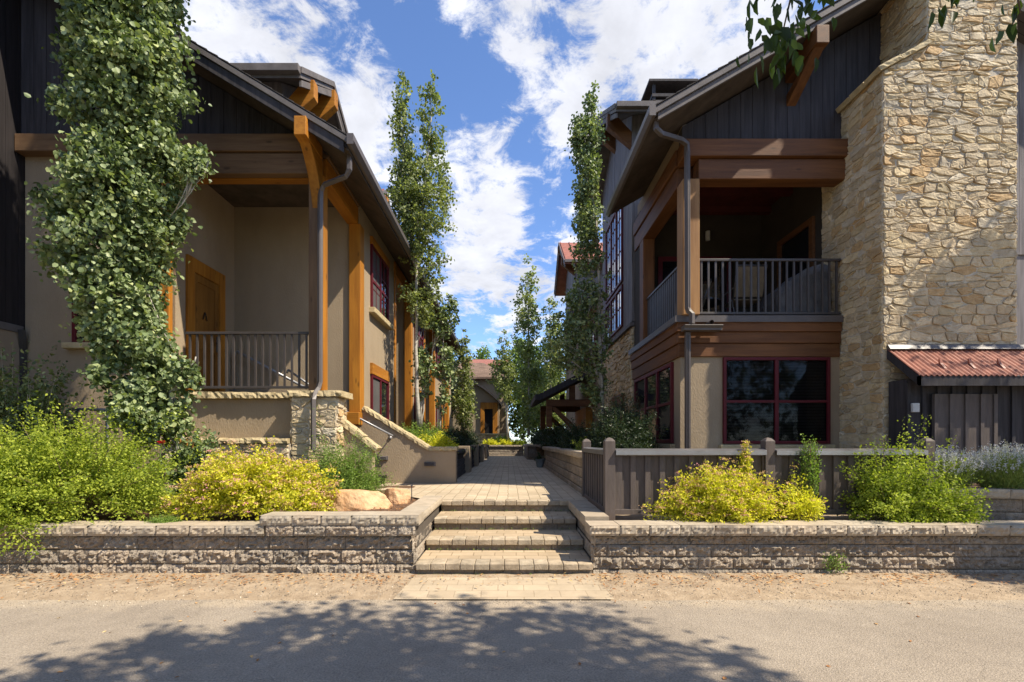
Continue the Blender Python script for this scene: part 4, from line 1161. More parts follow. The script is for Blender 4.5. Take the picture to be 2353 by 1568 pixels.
dk = MB(); dk.box(RX - .03, 6.3, RY - .10, 10.9, 3.44, 3.52); dk.build('deck', M['trim'], rh, bevel=.006)
# layered fascia boards under the deck, each standing a little proud of the one below
for (z0, z1, o) in ((3.27, 3.437, .085), (3.08, 3.268, .06), (2.85, 3.078, .035)):
    b = MB(); b.box(RX - o, 5.66, RY - o, RY + .06, z0, z1); b.build('fascia_board', M['red_x'], rh, bevel=.01)
    b = MB(); b.box(RX - o, RX + .05, RY + .062, RBK, z0, z1); b.build('fascia_board', M['red_y'], rh, bevel=.01)
fl = MB(); fl.box(RX - .11, 5.66, RY - .115, RY - .101, 3.425, 3.535); fl.box(RX - .125, RX - .111, RY - .115, RBK, 3.425, 3.535); fl.build('flashing', M['gutter'], rh)
# posts, beams
b = MB(); b.box(2.93, 3.215, 8.14, 8.44, 3.535, 5.83); b.build('post', M['honey_z'], rh, bevel=.014)
b = MB(); b.box(2.93, 3.18, 10.55, 10.85, 3.535, 5.83); b.build('post', M['red_z'], rh, bevel=.014)
b = MB(); b.box(3.2, 5.75, 8.16, 8.44, 5.83, 6.17); b.build('beam', M['red_x'], rh, bevel=.014)
b = MB(); b.box(2.93, 5.75, 8.10, 8.42, 6.185, 6.48); b.build('beam', M['red_x'], rh, bevel=.014)
b = MB(); b.box(2.93, 3.2, 8.44, 11.3, 5.83, 6.17); b.build('beam', M['red_y'], rh, bevel=.014)
b = MB(); b.box(2.90, 3.2, 8.43, 11.3, 6.185, 6.48); b.build('beam', M['red_y'], rh, bevel=.014)
railing(rh, (3.23, 8.27), (5.66, 8.27), 3.57, 4.52, 20)
railing(rh, (3.02, 8.48), (3.02, 10.54), 3.57, 4.52, 18)
# balcony doors at the back
window(rh, plane('y', 10.9, -1), 3.35, 5.0, 3.52, 5.55, lights=2, rail=0, fat=.10)
window(rh, plane('x', 5.7, -1), 9.0, 10.2, 3.52, 5.6, lights=1, rail=0, frame='red_y', fat=.12)
b = MB(); b.tube([(4.45, 10.82, 5.9), (4.45, 10.82, 6.1)], .05); b.build('porch_lamp', M['white_box'], rh)
# big ground floor window with blinds behind the glass
T = plane('y', RY, -1)
def blind_window(T, u0, u1, z0, z1, lights, rail, blinds=True):
    fo = window(rh, T, u0, u1, z0, z1, lights=lights, rail=rail, glass='glass_clear', fat=.05, fw=.042)
    b = MB(); tbox(b, T, u0 + .03, u1 - .03, -.0005, .0015, z0 + .03, z1 - .03); b.build('backing', M['backing_grey'], fo)
    if blinds:
        b = MB(); z = z0 + .06
        while z < z1 - .05:
            tbox(b, T, u0 + .06, u1 - .06, .002, .0045, z, z + .036); z += .052
        b.build('blind', M['blind'], fo)
    return fo
blind_window(T, 3.665, 5.49, 1.36, 2.84, 2, .49)
b = MB(); tbox(b, T, 3.6, 5.55, -.02, .09, 1.26, 1.345); b.build('window_ledge', M['flag'], rh, bevel=.01)
window(rh, plane('x', RX, -1), 8.62, 11.2, 1.37, 2.82, lights=3, rail=.5, fat=.07, glass='glass')
b = MB(); tbox(b, plane('x', RX, -1), 8.55, 11.3, -.02, .09, 1.27, 1.355); b.build('window_ledge', M['flag'], rh, bevel=.01)
# gable and roof
g_ = MB(); boards(g_, 'y', RY - .02, -1, RX + .02, 6.45, lambda x: 6.485, lambda x: rr(x) - .2, w=.2)
g_.prism([(RX + .02, 6.49), (7.0, 6.49), (7.0, rr(7.0) - .2), (RX + .02, rr(RX + .02) - .2)], 'y', RY - .018, RY + .12)
g_.build('gable_siding', M['siding'], rh)
b = MB(); b.box(RX + .02, 5.75, RY - .06, RY - .03, 6.483, 6.505); b.build('flashing', M['gutter'], rh)
xe, xr_ = 2.26, 7.05
rf = MB(); rf.prism([(xe, rr(xe)), (xr_, rr(xr_)), (xr_, rr(xr_) - .13), (xe, rr(xe) - .13)], 'y', 7.5, 10.75)
rf.prism([(xr_, rr(xr_)), (xr_ + 6, rr(xr_) - 3.4), (xr_ + 6, rr(xr_) - 3.55), (xr_, rr(xr_) - .13)], 'y', 7.9, 14)
ro = rf.build('roof', M['shingle'], rh)
sh = MB(); x = xe
while x < xr_:
    sh.prism([(x, rr(x) + .004), (x + .16, rr(x + .16) + .004), (x + .16, rr(x + .16) + .010), (x, rr(x) + .026)], 'y', 7.44, 10.75); x += .16
sh.build('shingle_courses', M['shingle'], ro)
fa = MB(); fa.prism([(xe, rr(xe) - .005), (xr_, rr(xr_) - .005), (xr_, rr(xr_) - .105), (xe, rr(xe) - .105)], 'y', 7.455, 7.497); fa.build('rake_trim', M['trim'], ro, bevel=.004)
fa = MB(); fa.prism([(xe + .05, rr(xe + .05) - .11), (xr_, rr(xr_) - .11), (xr_, rr(xr_) - .215), (xe + .05, rr(xe + .05) - .215)], 'y', 7.49, 7.53); fa.build('fascia', M['trim'], ro, bevel=.004)
so = MB(); so.prism([(xe, rr(xe) - .135), (6.4, rr(6.4) - .135), (6.4, rr(6.4) - .155), (xe, rr(xe) - .155)], 'y', 7.532, 10.7); so.build('soffit', M['soffit'], ro)
gp = [(xe - .005, 6.56), (xe - .005, 6.41), (xe - .05, 6.41), (xe - .10, 6.47), (xe - .10, 6.565), (xe - .085, 6.565), (xe - .085, 6.48), (xe - .02, 6.43), (xe - .02, 6.56)]
gu = MB(); gu.prism(gp, 'y', 7.43, 10.8); gu.box(xe - .101, xe - .004, 7.422, 7.43, 6.408, 6.567); gu.build('gutter', M['gutter'], rh)
ds = MB(); P_ = [W(1505, 272, 7.62), W(1508, 296, 7.62), W(1520, 308, 7.66), W(1566, 322, 7.98), W(1578, 332, 8.05), W(1579, 350, 8.06), W(1580, 708, 8.06), W(1583, 716, 8.05), W(1590, 722, 8.03), W(1590, 745, 8.03)]
ds.tube(P_, .03, rect=(.075, .065))
for k in (-1, 0, 1): ds.tube([p + Vector((k * .022, -.036, 0)) for p in P_[5:7]], .005, rect=(.009, .012))
ds.tube([W(1580, 764, 8.15), W(1580, 1036, 8.15)], .03, rect=(.085, .065))
for k in (-1, 0, 1): ds.tube([W(1580, 770, 8.11) + Vector((k * .024, 0, 0)), W(1580, 1034, 8.11) + Vector((k * .024, 0, 0))], .005, rect=(.009, .012))
ds.build('downspout', M['gutter'], rh, bevel=.006)
tr = MB(); a, b2 = W(1570, 760, 8.07), W(1658, 748, 8.07)
tr.prism([(8.03, a.z), (8.03, a.z + .035), (7.99, b2.z - .01), (8.0, b2.z), (8.19, b2.z), (8.19, a.z)], 'x', a.x, b2.x); tr.build('collector_trough', M['gutter'], rh, bevel=.005)
pp = MB(); c = W(1636, 740, 8.0); pp.tube([c, c + Vector((0, .22, 0))], .034, n=16, cap=False); pp.tube([c + Vector((0, .004, 0)), c + Vector((0, .2, 0))], .026, n=16, cap=False); pp.build('drain_pipe', M['gutter'], rh, smooth=True)
ol = MB(); ol.box(4.72, 4.92, 7.42, 8.28, 7.52, 7.80); ol.prism([(7.5, 7.518), (7.62, 7.518), (8.27, 7.32), (8.27, 7.12)], 'x', 4.74, 4.90); ol.build('bracket', M['red_y'], rh, bevel=.012)

# ---- chimney
CX0, CX1, CY0 = 5.68, 7.72, 7.35; UX0 = 6.36; zs0, zs1 = 7.03, 7.41
r3 = random.Random(11)
ch = MB()
rubble(ch, [(CX0, .5), (CX1, .5), (CX1, zs0), (CX0, zs0)], plane('y', CY0, -1), r3, .034, .015, gap=.0075)
rubble(ch, [(CX0, zs0), (CX1, zs0), (CX1, zs1), (UX0, zs1)], plane('y', CY0, -1), r3, .034, .015, gap=.0075)
rubble(ch, [(UX0, zs1), (CX1, zs1), (CX1, 10.4), (UX0, 10.4)], plane('y', CY0, -1), r3, .034, .015, gap=.0075)
rubble(ch, [(CY0, .5), (8.78, .5), (8.78, zs0), (CY0, zs0)], plane('x', CX0, -1), r3, .034, .010, gap=.0075)
rubble(ch, [(CY0, zs1), (RY + .1, zs1), (RY + .1, 10.4), (CY0, 10.4)], plane('x', UX0, -1), r3, .034, .010, gap=.0075)
cho = ch.build('chimney', M['stone'], rh, colors=True, recalc=False)
co = MB(); co.prism([(CX0 + .006, .45), (CX1, .45), (CX1, 10.4), (UX0 + .006, 10.4), (UX0 + .006, zs1), (CX0 + .006, zs0)], 'y', CY0 + .006, 8.78); co.build('mortar', M['mortar'], cho)
cap = MB()
for k in range(3):
    y0 = CY0 - .05 + k * .33
    sl = Vector((UX0 - CX0 + .03, 0, zs1 - zs0 + .02))
    flagstones(cap, (CX0 - .07, y0 + .15, zs0 - .035), (UX0 + .02, y0 + .15, zs1 + .01), .325, .075, r3, .5, jag=.012)
cap.build('shoulder_cap', M['flag'], cho)

# ---- wall beyond the chimney
b = MB(); boards(b, 'y', RY, -1, CX1 + .02, 13, lambda x: 4.6, lambda x: 9.6, w=.2); b.box(CX1 + .02, 13, RY + .002, RY + .3, .45, 9.6); b.build('end_wall', M['siding_grey'], rh)

# ---- tower: gable towards the walkway
dormer(rh, RX, -1, 7.2, 10.84, 15.7, 8.96, 10.3, 4.25, 'trim', 'siding_grey', brk='red', over=.54, yo=.62, ribs=False)
lo = MB(); r4 = random.Random(5)
rubble(lo, [(11.44, .5), (15.1, .5), (15.1, 4.12), (11.44, 4.12)], plane('x', RX, -1), r4, .045, .03)
loo = lo.build('stone_wall', M['stone'], rh, colors=True, recalc=False)
b = MB(); b.box(RX + .008, 7.0, 11.5, 15.1, .45, 4.2); b.build('core', M['mortar'], loo)
b = MB(); b.box(RX - .08, RX + .1, 11.42, 15.1, 4.13, 4.22); b.build('water_table', M['trim'], rh, bevel=.01)
TT = plane('x', RX - .02, -1)
fo = window(rh, TT, 12.35, 15.0 - .55, 5.5, 7.65, lights=3, rail=0, muntins=(1, 4), glass='glass_sky', fat=.07)
fo = window(rh, TT, 12.35, 15.0 - .55, 4.35, 5.42, lights=3, rail=0, muntins=(1, 1), glass='glass_sky', fat=.07)
b = MB(); b.box(RX - .1, RX + .02, 12.25, 13.4, 2.35, 2.62); b.build('lintel', M['red_y'], rh, bevel=.01)
window(rh, plane('x', RX - .04, -1), 12.35, 13.3, 1.2, 2.34, lights=1, rail=.5)
for (x0, y0) in ((3.75, 12.6),):                                 # metal spark screen on the roof
    b = MB(); z0 = 9.7
    for dx in (0, .95):
        for dy in (0, .8): b.box(x0 + dx, x0 + dx + .07, y0 + dy, y0 + dy + .07, z0, 10.72)
    b.box(x0 - .12, x0 + 1.14, y0 - .1, y0 + .98, 10.722, 10.78); b.box(x0 - .02, x0 + 1.04, y0 - .02, y0 + .9, 10.38, 10.46); b.box(x0, x0 + 1.02, y0, y0 + .87, 9.6, 10.3)
    b.build('flue_cap', M['siding'], rh)
# long thin sub-roof gutter with the small downspout under the tower eave
b = MB(); b.tube([(3.35, 10.8, 8.85), (3.3, 10.95, 8.6), (3.25, 11.38, 8.3), (3.25, 11.4, 6.9)], .03, rect=(.07, .06)); b.build('downspout', M['gutter'], rh)

# ---- things on the balcony
def patio_chair(x, y, label, rot):
    t = thing('patio_chair', label, 'chair', (x, y, 3.52), 'patio chairs on the balcony'); c, s = math.cos(rot), math.sin(rot)
    def P(a, b, z): return (x + a * c - b * s, y + a * s + b * c, 3.52 + z)
    f = MB()
    for a in (-.27, .27):
        f.tube([P(a, -.26, 0), P(a, -.2, .60), P(a, .22, .62)], .012); f.tube([P(a, .30, 0), P(a, .16, .42), P(a, -.24, .40)], .012)
        f.tube([P(a * .95, .16, .4), P(a * .95, .34, .98)], .012)
    f.tube([P(-.27, .34, .98), P(.27, .34, .98)], .012); f.tube([P(-.27, -.24, .4), P(.27, -.24, .4)], .012); f.build('frame', M['metal_dark'], t, smooth=True)
    q = MB(); q.add([P(-.25, .17, .47), P(.25, .17, .47), P(.25, .33, .95), P(-.25, .33, .95), P(-.25, .2, .47), P(.25, .2, .47), P(.25, .36, .95), P(-.25, .36, .95)], [(0,1,2,3),(7,6,5,4),(0,4,5,1),(1,5,6,2),(2,6,7,3),(3,7,4,0)]); q.build('backrest', M['canvas'], t)
    q = MB(); q.add([P(-.25, -.24, .41), P(.25, -.24, .41), P(.25, .16, .42), P(-.25, .16, .42), P(-.25, -.24, .43), P(.25, -.24, .43), P(.25, .16, .44), P(-.25, .16, .44)], [(3,2,1,0),(4,5,6,7),(0,1,5,4),(1,2,6,5),(2,3,7,6),(3,0,4,7)]); q.build('seat', M['canvas'], t)
patio_chair(4.28, 8.85, 'canvas patio chair with its back to the middle of the balcony railing', math.pi)
patio_chair(3.62, 9.6, 'canvas patio chair near the corner post of the balcony', -1.9)
tb = thing('patio_table', 'round dark patio table on the balcony between the chairs', 'table', (3.9, 9.9, 3.52))
b = MB(); b.tube([(3.9, 9.9, 4.20), (3.9, 9.9, 4.235)], .42, n=28); b.build('table_top', M['metal_dark'], tb)
for k in range(4):
    a = k * math.pi / 2 + .6; b = MB(); b.tube([(3.9 + .36 * math.cos(a), 9.9 + .36 * math.sin(a), 3.52), (3.9 + .2 * math.cos(a), 9.9 + .2 * math.sin(a), 4.2)], .014); b.build('leg', M['metal_dark'], tb)
gc = thing('covered_grill', 'grill under a sloping grey cover beside the chimney on the balcony', 'grill', (5.2, 8.8, 3.52))
v, f = [], []
prof = [(4.72, 0), (4.70, .35), (4.74, .55), (4.98, .72), (5.22, .92), (5.52, 1.02), (5.64, .98), (5.66, .4), (5.66, 0)]
for j, y in enumerate((8.48, 8.52, 8.75, 9.05, 9.2)):
    k = .86 if j in (0, 4) else 1.0
    for x, z in prof: v.append((5.2 + (x - 5.2) * (1 if j not in (0, 4) else .97) + .015 * nse(x * 3, y * 3, j), y, 3.52 + z * k + .02 * nse(x * 5, y * 5, 9)))
n = len(prof)
for j in range(4):
    for i in range(n - 1): f.append((j*n+i, j*n+i+1, (j+1)*n+i+1, (j+1)*n+i))
f += [tuple(range(n-1, -1, -1)), tuple(4*n+i for i in range(n))]
MB().add(v, f).build('cover', M['cover'], gc, smooth=False)
b = MB()
for x in (4.78, 5.6):
    b.tube([(x, 8.6, 3.52), (x, 8.6, 3.62)], .03)
b.build('wheel', M['metal_dark'], gc)

# ---- little shed leaning on the chimney
sd = thing('shed', 'lean-to shed with a red corrugated roof against the stone chimney', 'shed', (7, 7, .5))
X0, X1, y0, y1, z0, z1 = 5.72, 8.3, 6.74, 7.32, 2.33, 2.80
v, f = [], []; nx = 210
for i in range(nx + 1):
    x = X0 + (X1 - X0) * i / nx; h = .011 * math.sin(i * 2 * math.pi / 210 * 34)
    v += [(x, y0, z0 + h), (x, y1, z1 + h), (x, y0, z0 + h - .012), (x, y1, z1 + h - .012)]
for i in range(nx):
    a = i * 4; f += [(a, a+4, a+5, a+1), (a+2, a+3, a+7, a+6), (a, a+2, a+6, a+4)]
ro = MB().add(v, f).build('roof', M['red_metal'], sd)
for k in range(6):
    x = 6.18 + k * .42; b = MB(); yy = y0 + .12; zz = z0 + .12 * (z1 - z0) / (y1 - y0) + .012
    b.prism([(yy, zz), (yy + .10, zz + .08), (yy + .10, zz + .155), (yy + .085, zz + .155), (yy + .07, zz + .085)], 'x', x, x + .035); b.build('snow_guard', M['red_metal'], ro)
b = MB(); b.prism([(y1 - .07, z1 - .01), (y1 - .02, z1 + .06), (y1 + .002, z1 + .075), (y1 + .002, z1 - .02)], 'x', X0, X1); b.build('flashing', M['gutter'], ro)
b = MB(); b.box(X0, X1, y0 + .01, y0 + .04, z0 - .15, z0 - .016); b.prism([(y0 + .01, z0 - .15), (y0 + .01, z0 - .016), (y1, z1 - .02), (y1, z1 - .15)], 'x', X0, X0 + .035); b.build('fascia', M['siding'], ro)
b = MB(); b.box(5.74, 8.2, 6.99, 7.31, .45, 2.3); x = 5.74
while x < 8.2: b.box(x, x + .05, 6.962, 6.988, .45, 2.25); x += .215
b.build('wall', M['siding'], sd)
b = MB(); b.box(6.08, 6.98, 6.925, 6.955, .55, 2.08); 
for x in (6.08, 6.30, 6.52, 6.74, 6.93): b.box(x, x + .05, 6.905, 6.924, .55, 2.08)
do = b.build('door', M['fence'], sd)
b = MB(); b.box(6.94, 6.97, 6.88, 6.904, 1.28, 1.34); b.tube([(6.90, 6.87, 1.31), (7.03, 6.87, 1.31)], .008); b.build('latch', M['metal_dark'], do)
b = MB(); b.box(5.78, 5.88, 6.92, 6.961, 1.82, 1.95); b.build('junction_box', M['white_box'], sd, bevel=.006)

# ================================================================== REAR RIGHT HOUSE with the red roof
bh = thing('townhouse', 'grey-boarded townhouse with a red metal roof half hidden by the dark poplar', 'house', (4.5, 22, .5))
w_ = MB(); w_.box(2.98, 7, 15.2, 25.2, .45, 6.2); w_.build('wall', M['stucco_dark'], bh)
v, f = [], []
dormer(bh, RX, -1, 7.2, 20.8, 25.4, 9.2, 10.9, 5.0, 'red_metal', 'siding_grey', brk='red', over=.55, yo=.6, knee=True)
TT = plane('x', RX - .04, -1)
window(bh, TT, 21.9, 24.6, 5.2, 7.6, lights=3, rail=0, muntins=(1, 3), glass='glass_sky')
window(bh, TT, 16.2, 17.6, 3.9, 5.4, lights=2, rail=.5); window(bh, TT, 18.4, 19.8, 3.9, 5.4, lights=2, rail=.5)
r_ = MB(); r_.prism([(2.3, 6.1), (5, 7.6), (5, 7.45), (2.3, 5.95)], 'y', 16.4, 20.6); r_.build('low_roof', M['shingle'], bh)
# entry canopy on timber braces
r_ = MB(); za = 3.0; xa = 1.02
cz = lambda x: za + .52 * (x - xa)
r_.prism([(xa, cz(xa)), (2.96, cz(2.96)), (2.96, cz(2.96) - .16), (xa, cz(xa) - .16)], 'y', 16.6, 20.2)
co = r_.build('entry_canopy', M['shingle'], bh)
b = MB(); b.prism([(xa - .01, cz(xa) + .01), (2.96, cz(2.96) + .01), (2.96, cz(2.96) - .22), (xa - .01, cz(xa) - .22)], 'y', 16.55, 16.597); b.box(xa - .12, xa - .003, 16.55, 20.2, za - .17, za + .02); b.build('fascia', M['siding'], co)
for y in (16.75, 19.9):
    b = MB(); b.box(1.3, 2.94, y, y + .18, 2.62, 2.86); b.box(1.3, 1.5, y + .002, y + .178, 1.9, 2.62)
    b.prism([(1.42, 2.6), (1.62, 2.6), (2.93, 1.35), (2.93, 1.05)], 'y', y + .02, y + .16); b.prism([(2.1, 2.86), (2.3, 2.86), (2.3, 3.4), (2.1, 3.3)], 'y', y + .02, y + .16)
    b.build('brace', M['red_x'], co, bevel=.01)
b = MB(); b.box(2.7, 2.94, 17.0, 19.7, 1.1, 2.6); b.build('entry_wall', M['orange_z'], bh)

# ================================================================== HOUSE AT THE END OF THE WALK
eh = thing('house', 'beige house with brown shingle roof at the far end of the walkway', 'house', (-1.4, 32, .5))
a, b2 = W(1040, 868, 33), W(1172, 868, 33)
w_ = MB(); w_.box(-6, -.05, 33, 40, .45, 5.75)
l_, r_x = W(1070, 880, 31), W(1152, 940, 31)
poly = [(-3.6, .45), (-.62, .45), (-.62, 3.62)]
for px, py in ((1146, 921), (1128, 906), (1112, 893), (1098, 886), (1085, 876)): p = W(px, py, 31); poly.append((p.x, p.z))
poly.append((-3.6, poly[-1][1] + .8))
w_.prism(poly, 'y', 31, 32.99)
w_.build('wall', M['stucco'], eh)
rl = MB(); pts = [W(px, py, 30.7) for px, py in ((1152, 926), (1146, 918), (1128, 902), (1112, 889), (1098, 881), (1085, 871), (1070, 858))]
rl.prism([(p.x, p.z) for p in pts] + [(p.x, p.z - .16) for p in pts[::-1]], 'y', 30.6, 33.2); rl.build('swept_roof', M['siding'], eh)
hp = MB(); z0 = 5.74; hp.add([(-6.4, 32.6, z0), (.35, 32.6, z0), (.35, 40.4, z0), (-6.4, 40.4, z0), (-4.2, 36, 7.25), (-1.9, 36, 7.25), (-6.4, 32.6, z0 - .12), (.35, 32.6, z0 - .12), (.35, 40.4, z0 - .12), (-6.4, 40.4, z0 - .12)],
    [(0, 1, 5, 4), (1, 2, 5), (2, 3, 4, 5), (3, 0, 4), (9, 8, 7, 6), (0, 6, 7, 1), (1, 7, 8, 2), (2, 8, 9, 3), (3, 9, 6, 0)])
hp.build('roof', M['shingle_brown'], eh)
rt = MB(); p, q = W(1087, 832, 37), W(1140, 870, 37)
rt.box(-3.4, -.3, 37, 41, 5.9, 7.2); rt.build('upper_wall', M['red_metal'], eh)
rt = MB(); rt.prism([(36.6, 7.22), (38.6, 7.95), (41, 7.22)], 'x', -3.7, 0); rt.build('upper_roof', M['red_metal'], eh)
# entry: timber frame, dark opening, stone piers and stair
p0, p1 = W(1104, 925, 30.9), W(1143, 985, 30.9)
b = MB(); b.box(p0.x, p0.x + .26, 30.86, 30.99, 1.9, p0.z); b.box(p1.x - .3, p1.x, 30.86, 30.99, 1.9, p0.z); b.box(p0.x + .26, p1.x - .3, 30.862, 30.99, p0.z - .42, p0.z); b.build('entry_frame', M['orange_z'], eh, bevel=.01)
b = MB(); b.box(p0.x + .26, p1.x - .3, 30.97, 30.995, 1.9, p0.z - .42); b.build('entry_opening', M['black'], eh)
r5 = random.Random(9); sp_ = MB()
for a, b3 in ((1095, 1117), (1138, 1158)):
    q0, q1 = W(a, 1000, 29.9), W(b3, 1000, 29.9); rubble(sp_, [(q0.x, .6), (q1.x, .6), (q1.x, 1.82), (q0.x, 1.82)], plane('y', 29.9, -1), r5, .05, .03)
so_ = sp_.build('stone_pier', M['stone'], eh, colors=True, recalc=False)
b = MB(); q0, q1 = W(1095, 1000, 29.9), W(1160, 1000, 29.9); b.box(q0.x, q1.x, 29.92, 30.8, .45, 1.8); b.build('porch_base', M['stucco'], eh)
b = MB(); flagstones(b, (q0.x - .1, 30.05, 1.82), (q1.x + .05, 30.05, 1.82), .42, .08, r5, .6); b.build('porch_cap', M['flag'], eh)
b = MB(); e = W(1202, 1040, 29.9); b.prism([(q1.x + .01, .45), (e.x, .45), (e.x, .80), (q1.x + .01, 1.72)], 'y', 30.0, 30.2); b.build('stair_wall', M['stucco'], eh)
b = MB(); flagstones(b, (q1.x + .05, 30.1, 1.74), (e.x + .05, 30.1, .80), .3, .08, r5, .6); b.build('stair_cap', M['flag'], eh)
# ------------------------------------------------------------------ trees
def limb(mb, pts, r0, r1, n=7):
    k = len(pts); mb.tube(pts, [r0 + (r1 - r0) * i / (k - 1) for i in range(k)], n=n)

def wander(p, q, k, amp, r):
    p, q = Vector(p), Vector(q); o = []
    for i in range(k + 1):
        t = i / k; s = math.sin(t * math.pi)
        o.append(p.lerp(q, t) + Vector((r.uniform(-1, 1), r.uniform(-1, 1), r.uniform(-.3, .3))) * amp * s)
    return o

def poplar(label, base, stems, n, per, leaf, cr, material, seed, cat='tree', bark='bark', name='poplar_tree', tr=.07, group=None, ysq=1.0, droop=.5, up=.5, edge=.62, nb=60, wid=.92, extra=None, spread=1.0):
    """stems: list of (trunk points, body rows (z, cx, cy, r), share). Leaves hang in clumps on side twigs."""
    rng = np.random.default_rng(seed); r = random.Random(seed)
    t = thing(name, label, cat, base, group)
    tk = MB(); Ps, As, Ns, Rs = [], [], [], []
    for tp, prof, share in stems:
        pts = []
        for a, b in zip(tp[:-1], tp[1:]):
            w = wander(a, b, 4, .03, r); pts += w[:-1]
        pts.append(Vector(tp[-1])); limb(tk, pts, tr * share ** .5, .008)
        C, ax, rr = profile_clumps(rng, prof, int(n * share), edge, ysq)
        P, A, Nn, rnd = clump_leaves(rng, C, per, cr * (.55 + .45 * np.minimum(1, rr / (rr.max() + 1e-6))), ax, droop, up)
        Ps.append(P); As.append(A); Ns.append(Nn); Rs.append(rnd)
        zs = np.array([p.z for p in pts])
        for i in rng.choice(len(C), min(nb, len(C)), replace=False):        # twigs out to some of the clumps
            c = Vector(C[i]); h = c.z - r.uniform(.15, .55)
            j = int(np.argmin(np.abs(zs - h))); limb(tk, [pts[j], pts[j].lerp(c, .55) + Vector((0, 0, -.04)), c], .010, .003, 4)
    if extra: extra(tk, r)
    tk.build('trunk', M[bark], t, smooth=True)
    P = np.concatenate(Ps); k = len(P)
    L_ = leaf * rng.uniform(.6, 1.2, k)
    leaf_obj('crown', P, np.concatenate(As), np.concatenate(Ns), L_, L_ * wid, M[material], t, np.concatenate(Rs))
    return t

def rows(d, lst, k=1.0):
    """Body rows from an outline: height, centre and half-width at distance d."""
    o = []
    for py, xl, xr in lst:
        a, b = W(xl, py, d), W(xr, py, d); o.append((a.z, (a.x + b.x) / 2, d, (b.x - a.x) / 2 * k))
    return o
def pt(px, py, d): return tuple(W(px, py, d))

# big aspen in front of the left porch: leafy from the ground up, runs out of the top of the picture
d = 6.25
poplar('tall leafy aspen hiding the left end of the orange porch', (pt(412, 1075, d)[0], d, .5),
       [([pt(418, 1085, d), pt(416, 1010, d + .1), pt(385, 900, d + .45), pt(360, 700, d + .6), pt(320, 350, d + .6), pt(300, 0, d + .6), pt(290, -250, d + .6)],
         rows(d, [(1010, 290, 405), (960, 240, 420), (900, 190, 425), (830, 200, 430), (760, 190, 415), (700, 160, 400), (650, 150, 395), (600, 120, 400), (540, 130, 425), (470, 120, 430), (400, 140, 440), (350, 165, 430), (280, 150, 435), (200, 135, 440), (100, 120, 435), (0, 115, 435), (-150, 130, 420), (-300, 170, 380), (-450, 230, 330)], .80), 1.0),
        ([pt(395, 800, d), pt(330, 640, d), pt(180, 590, d)], rows(d, [(620, 75, 240), (590, 80, 200), (560, 130, 200)], .8), .016),
        ([pt(350, 600, d), pt(250, 540, d), pt(110, 470, d)], rows(d, [(520, 110, 260), (470, 85, 240), (445, 90, 160)], .7), .018),
        ([pt(390, 500, d), pt(440, 440, d), pt(480, 370, d)], rows(d, [(410, 420, 470), (385, 410, 490), (350, 420, 480), (335, 420, 465)], .55), .010),
        ([pt(390, 900, d), pt(430, 860, d), pt(450, 820, d)], rows(d, [(900, 400, 440), (850, 390, 450), (810, 400, 440), (990, 370, 430)], .55), .016)],
       1250, 44, .064, .125, 'leaf_aspen', 21, ysq=.8, tr=.055, nb=150, droop=.7, up=.35, edge=.5)

# aspen with two tops beside the left house
d = 11.6
poplar('two-topped poplar standing against the sky beside the left house', (pt(965, 985, d)[0], d, 1.2),
       [([pt(962, 985, d), pt(955, 800, d), pt(960, 560, d), pt(985, 330, d), pt(992, 200, d)],
         rows(d, [(745, 950, 1005), (690, 930, 1020), (640, 935, 1025), (600, 925, 1025), (560, 905, 1015), (520, 895, 1045), (480, 892, 1045), (440, 900, 1050), (400, 930, 1040), (340, 955, 1020), (280, 962, 1018), (220, 965, 1015), (180, 978, 1005), (145, 988, 996)]), .62),
        ([pt(958, 640, d), pt(930, 420, d), pt(922, 215, d)],
         rows(d, [(540, 900, 960), (480, 890, 975), (420, 892, 970), (360, 900, 965), (300, 900, 950), (250, 905, 940), (200, 908, 938), (165, 919, 930)]), .38)],
       600, 26, .064, .12, 'leaf_poplar', 31, tr=.07, edge=.8)
d = 11.9
poplar('small poplar low against the left house with a bare pale limb', (pt(985, 990, d)[0], d, 1.2),
       [([pt(968, 985, d), pt(975, 900, d), pt(995, 800, d), pt(1005, 760, d), pt(1030, 700, d)], rows(d, [(770, 1000, 1040), (740, 985, 1050), (700, 1012, 1052), (675, 1018, 1044)]), .30),
        ([pt(968, 985, d), pt(970, 860, d), pt(968, 795, d)], rows(d, [(920, 955, 985), (890, 947, 998), (850, 945, 1005), (810, 950, 995), (780, 958, 985)]), .34),
        ([pt(1010, 990, d), pt(1016, 900, d), pt(1020, 770, d)], rows(d, [(950, 1005, 1030), (880, 1005, 1042), (820, 1003, 1048), (770, 1008, 1040)], .85), .34)],
       170, 18, .075, .09, 'leaf_aspen', 33, tr=.045, nb=30, edge=.8)
d = 18
poplar('slim grey-green poplar in front of the far left columns', (pt(1062, 990, d)[0], d, 1.2),
       [([pt(1062, 990, d), pt(1064, 850, d), pt(1062, 765, d)], rows(d, [(980, 1045, 1085), (930, 1040, 1092), (880, 1045, 1090), (830, 1046, 1086), (790, 1052, 1078), (750, 1060, 1068)]), 1)],
       210, 18, .075, .12, 'leaf_poplar', 35, tr=.05, edge=.8)
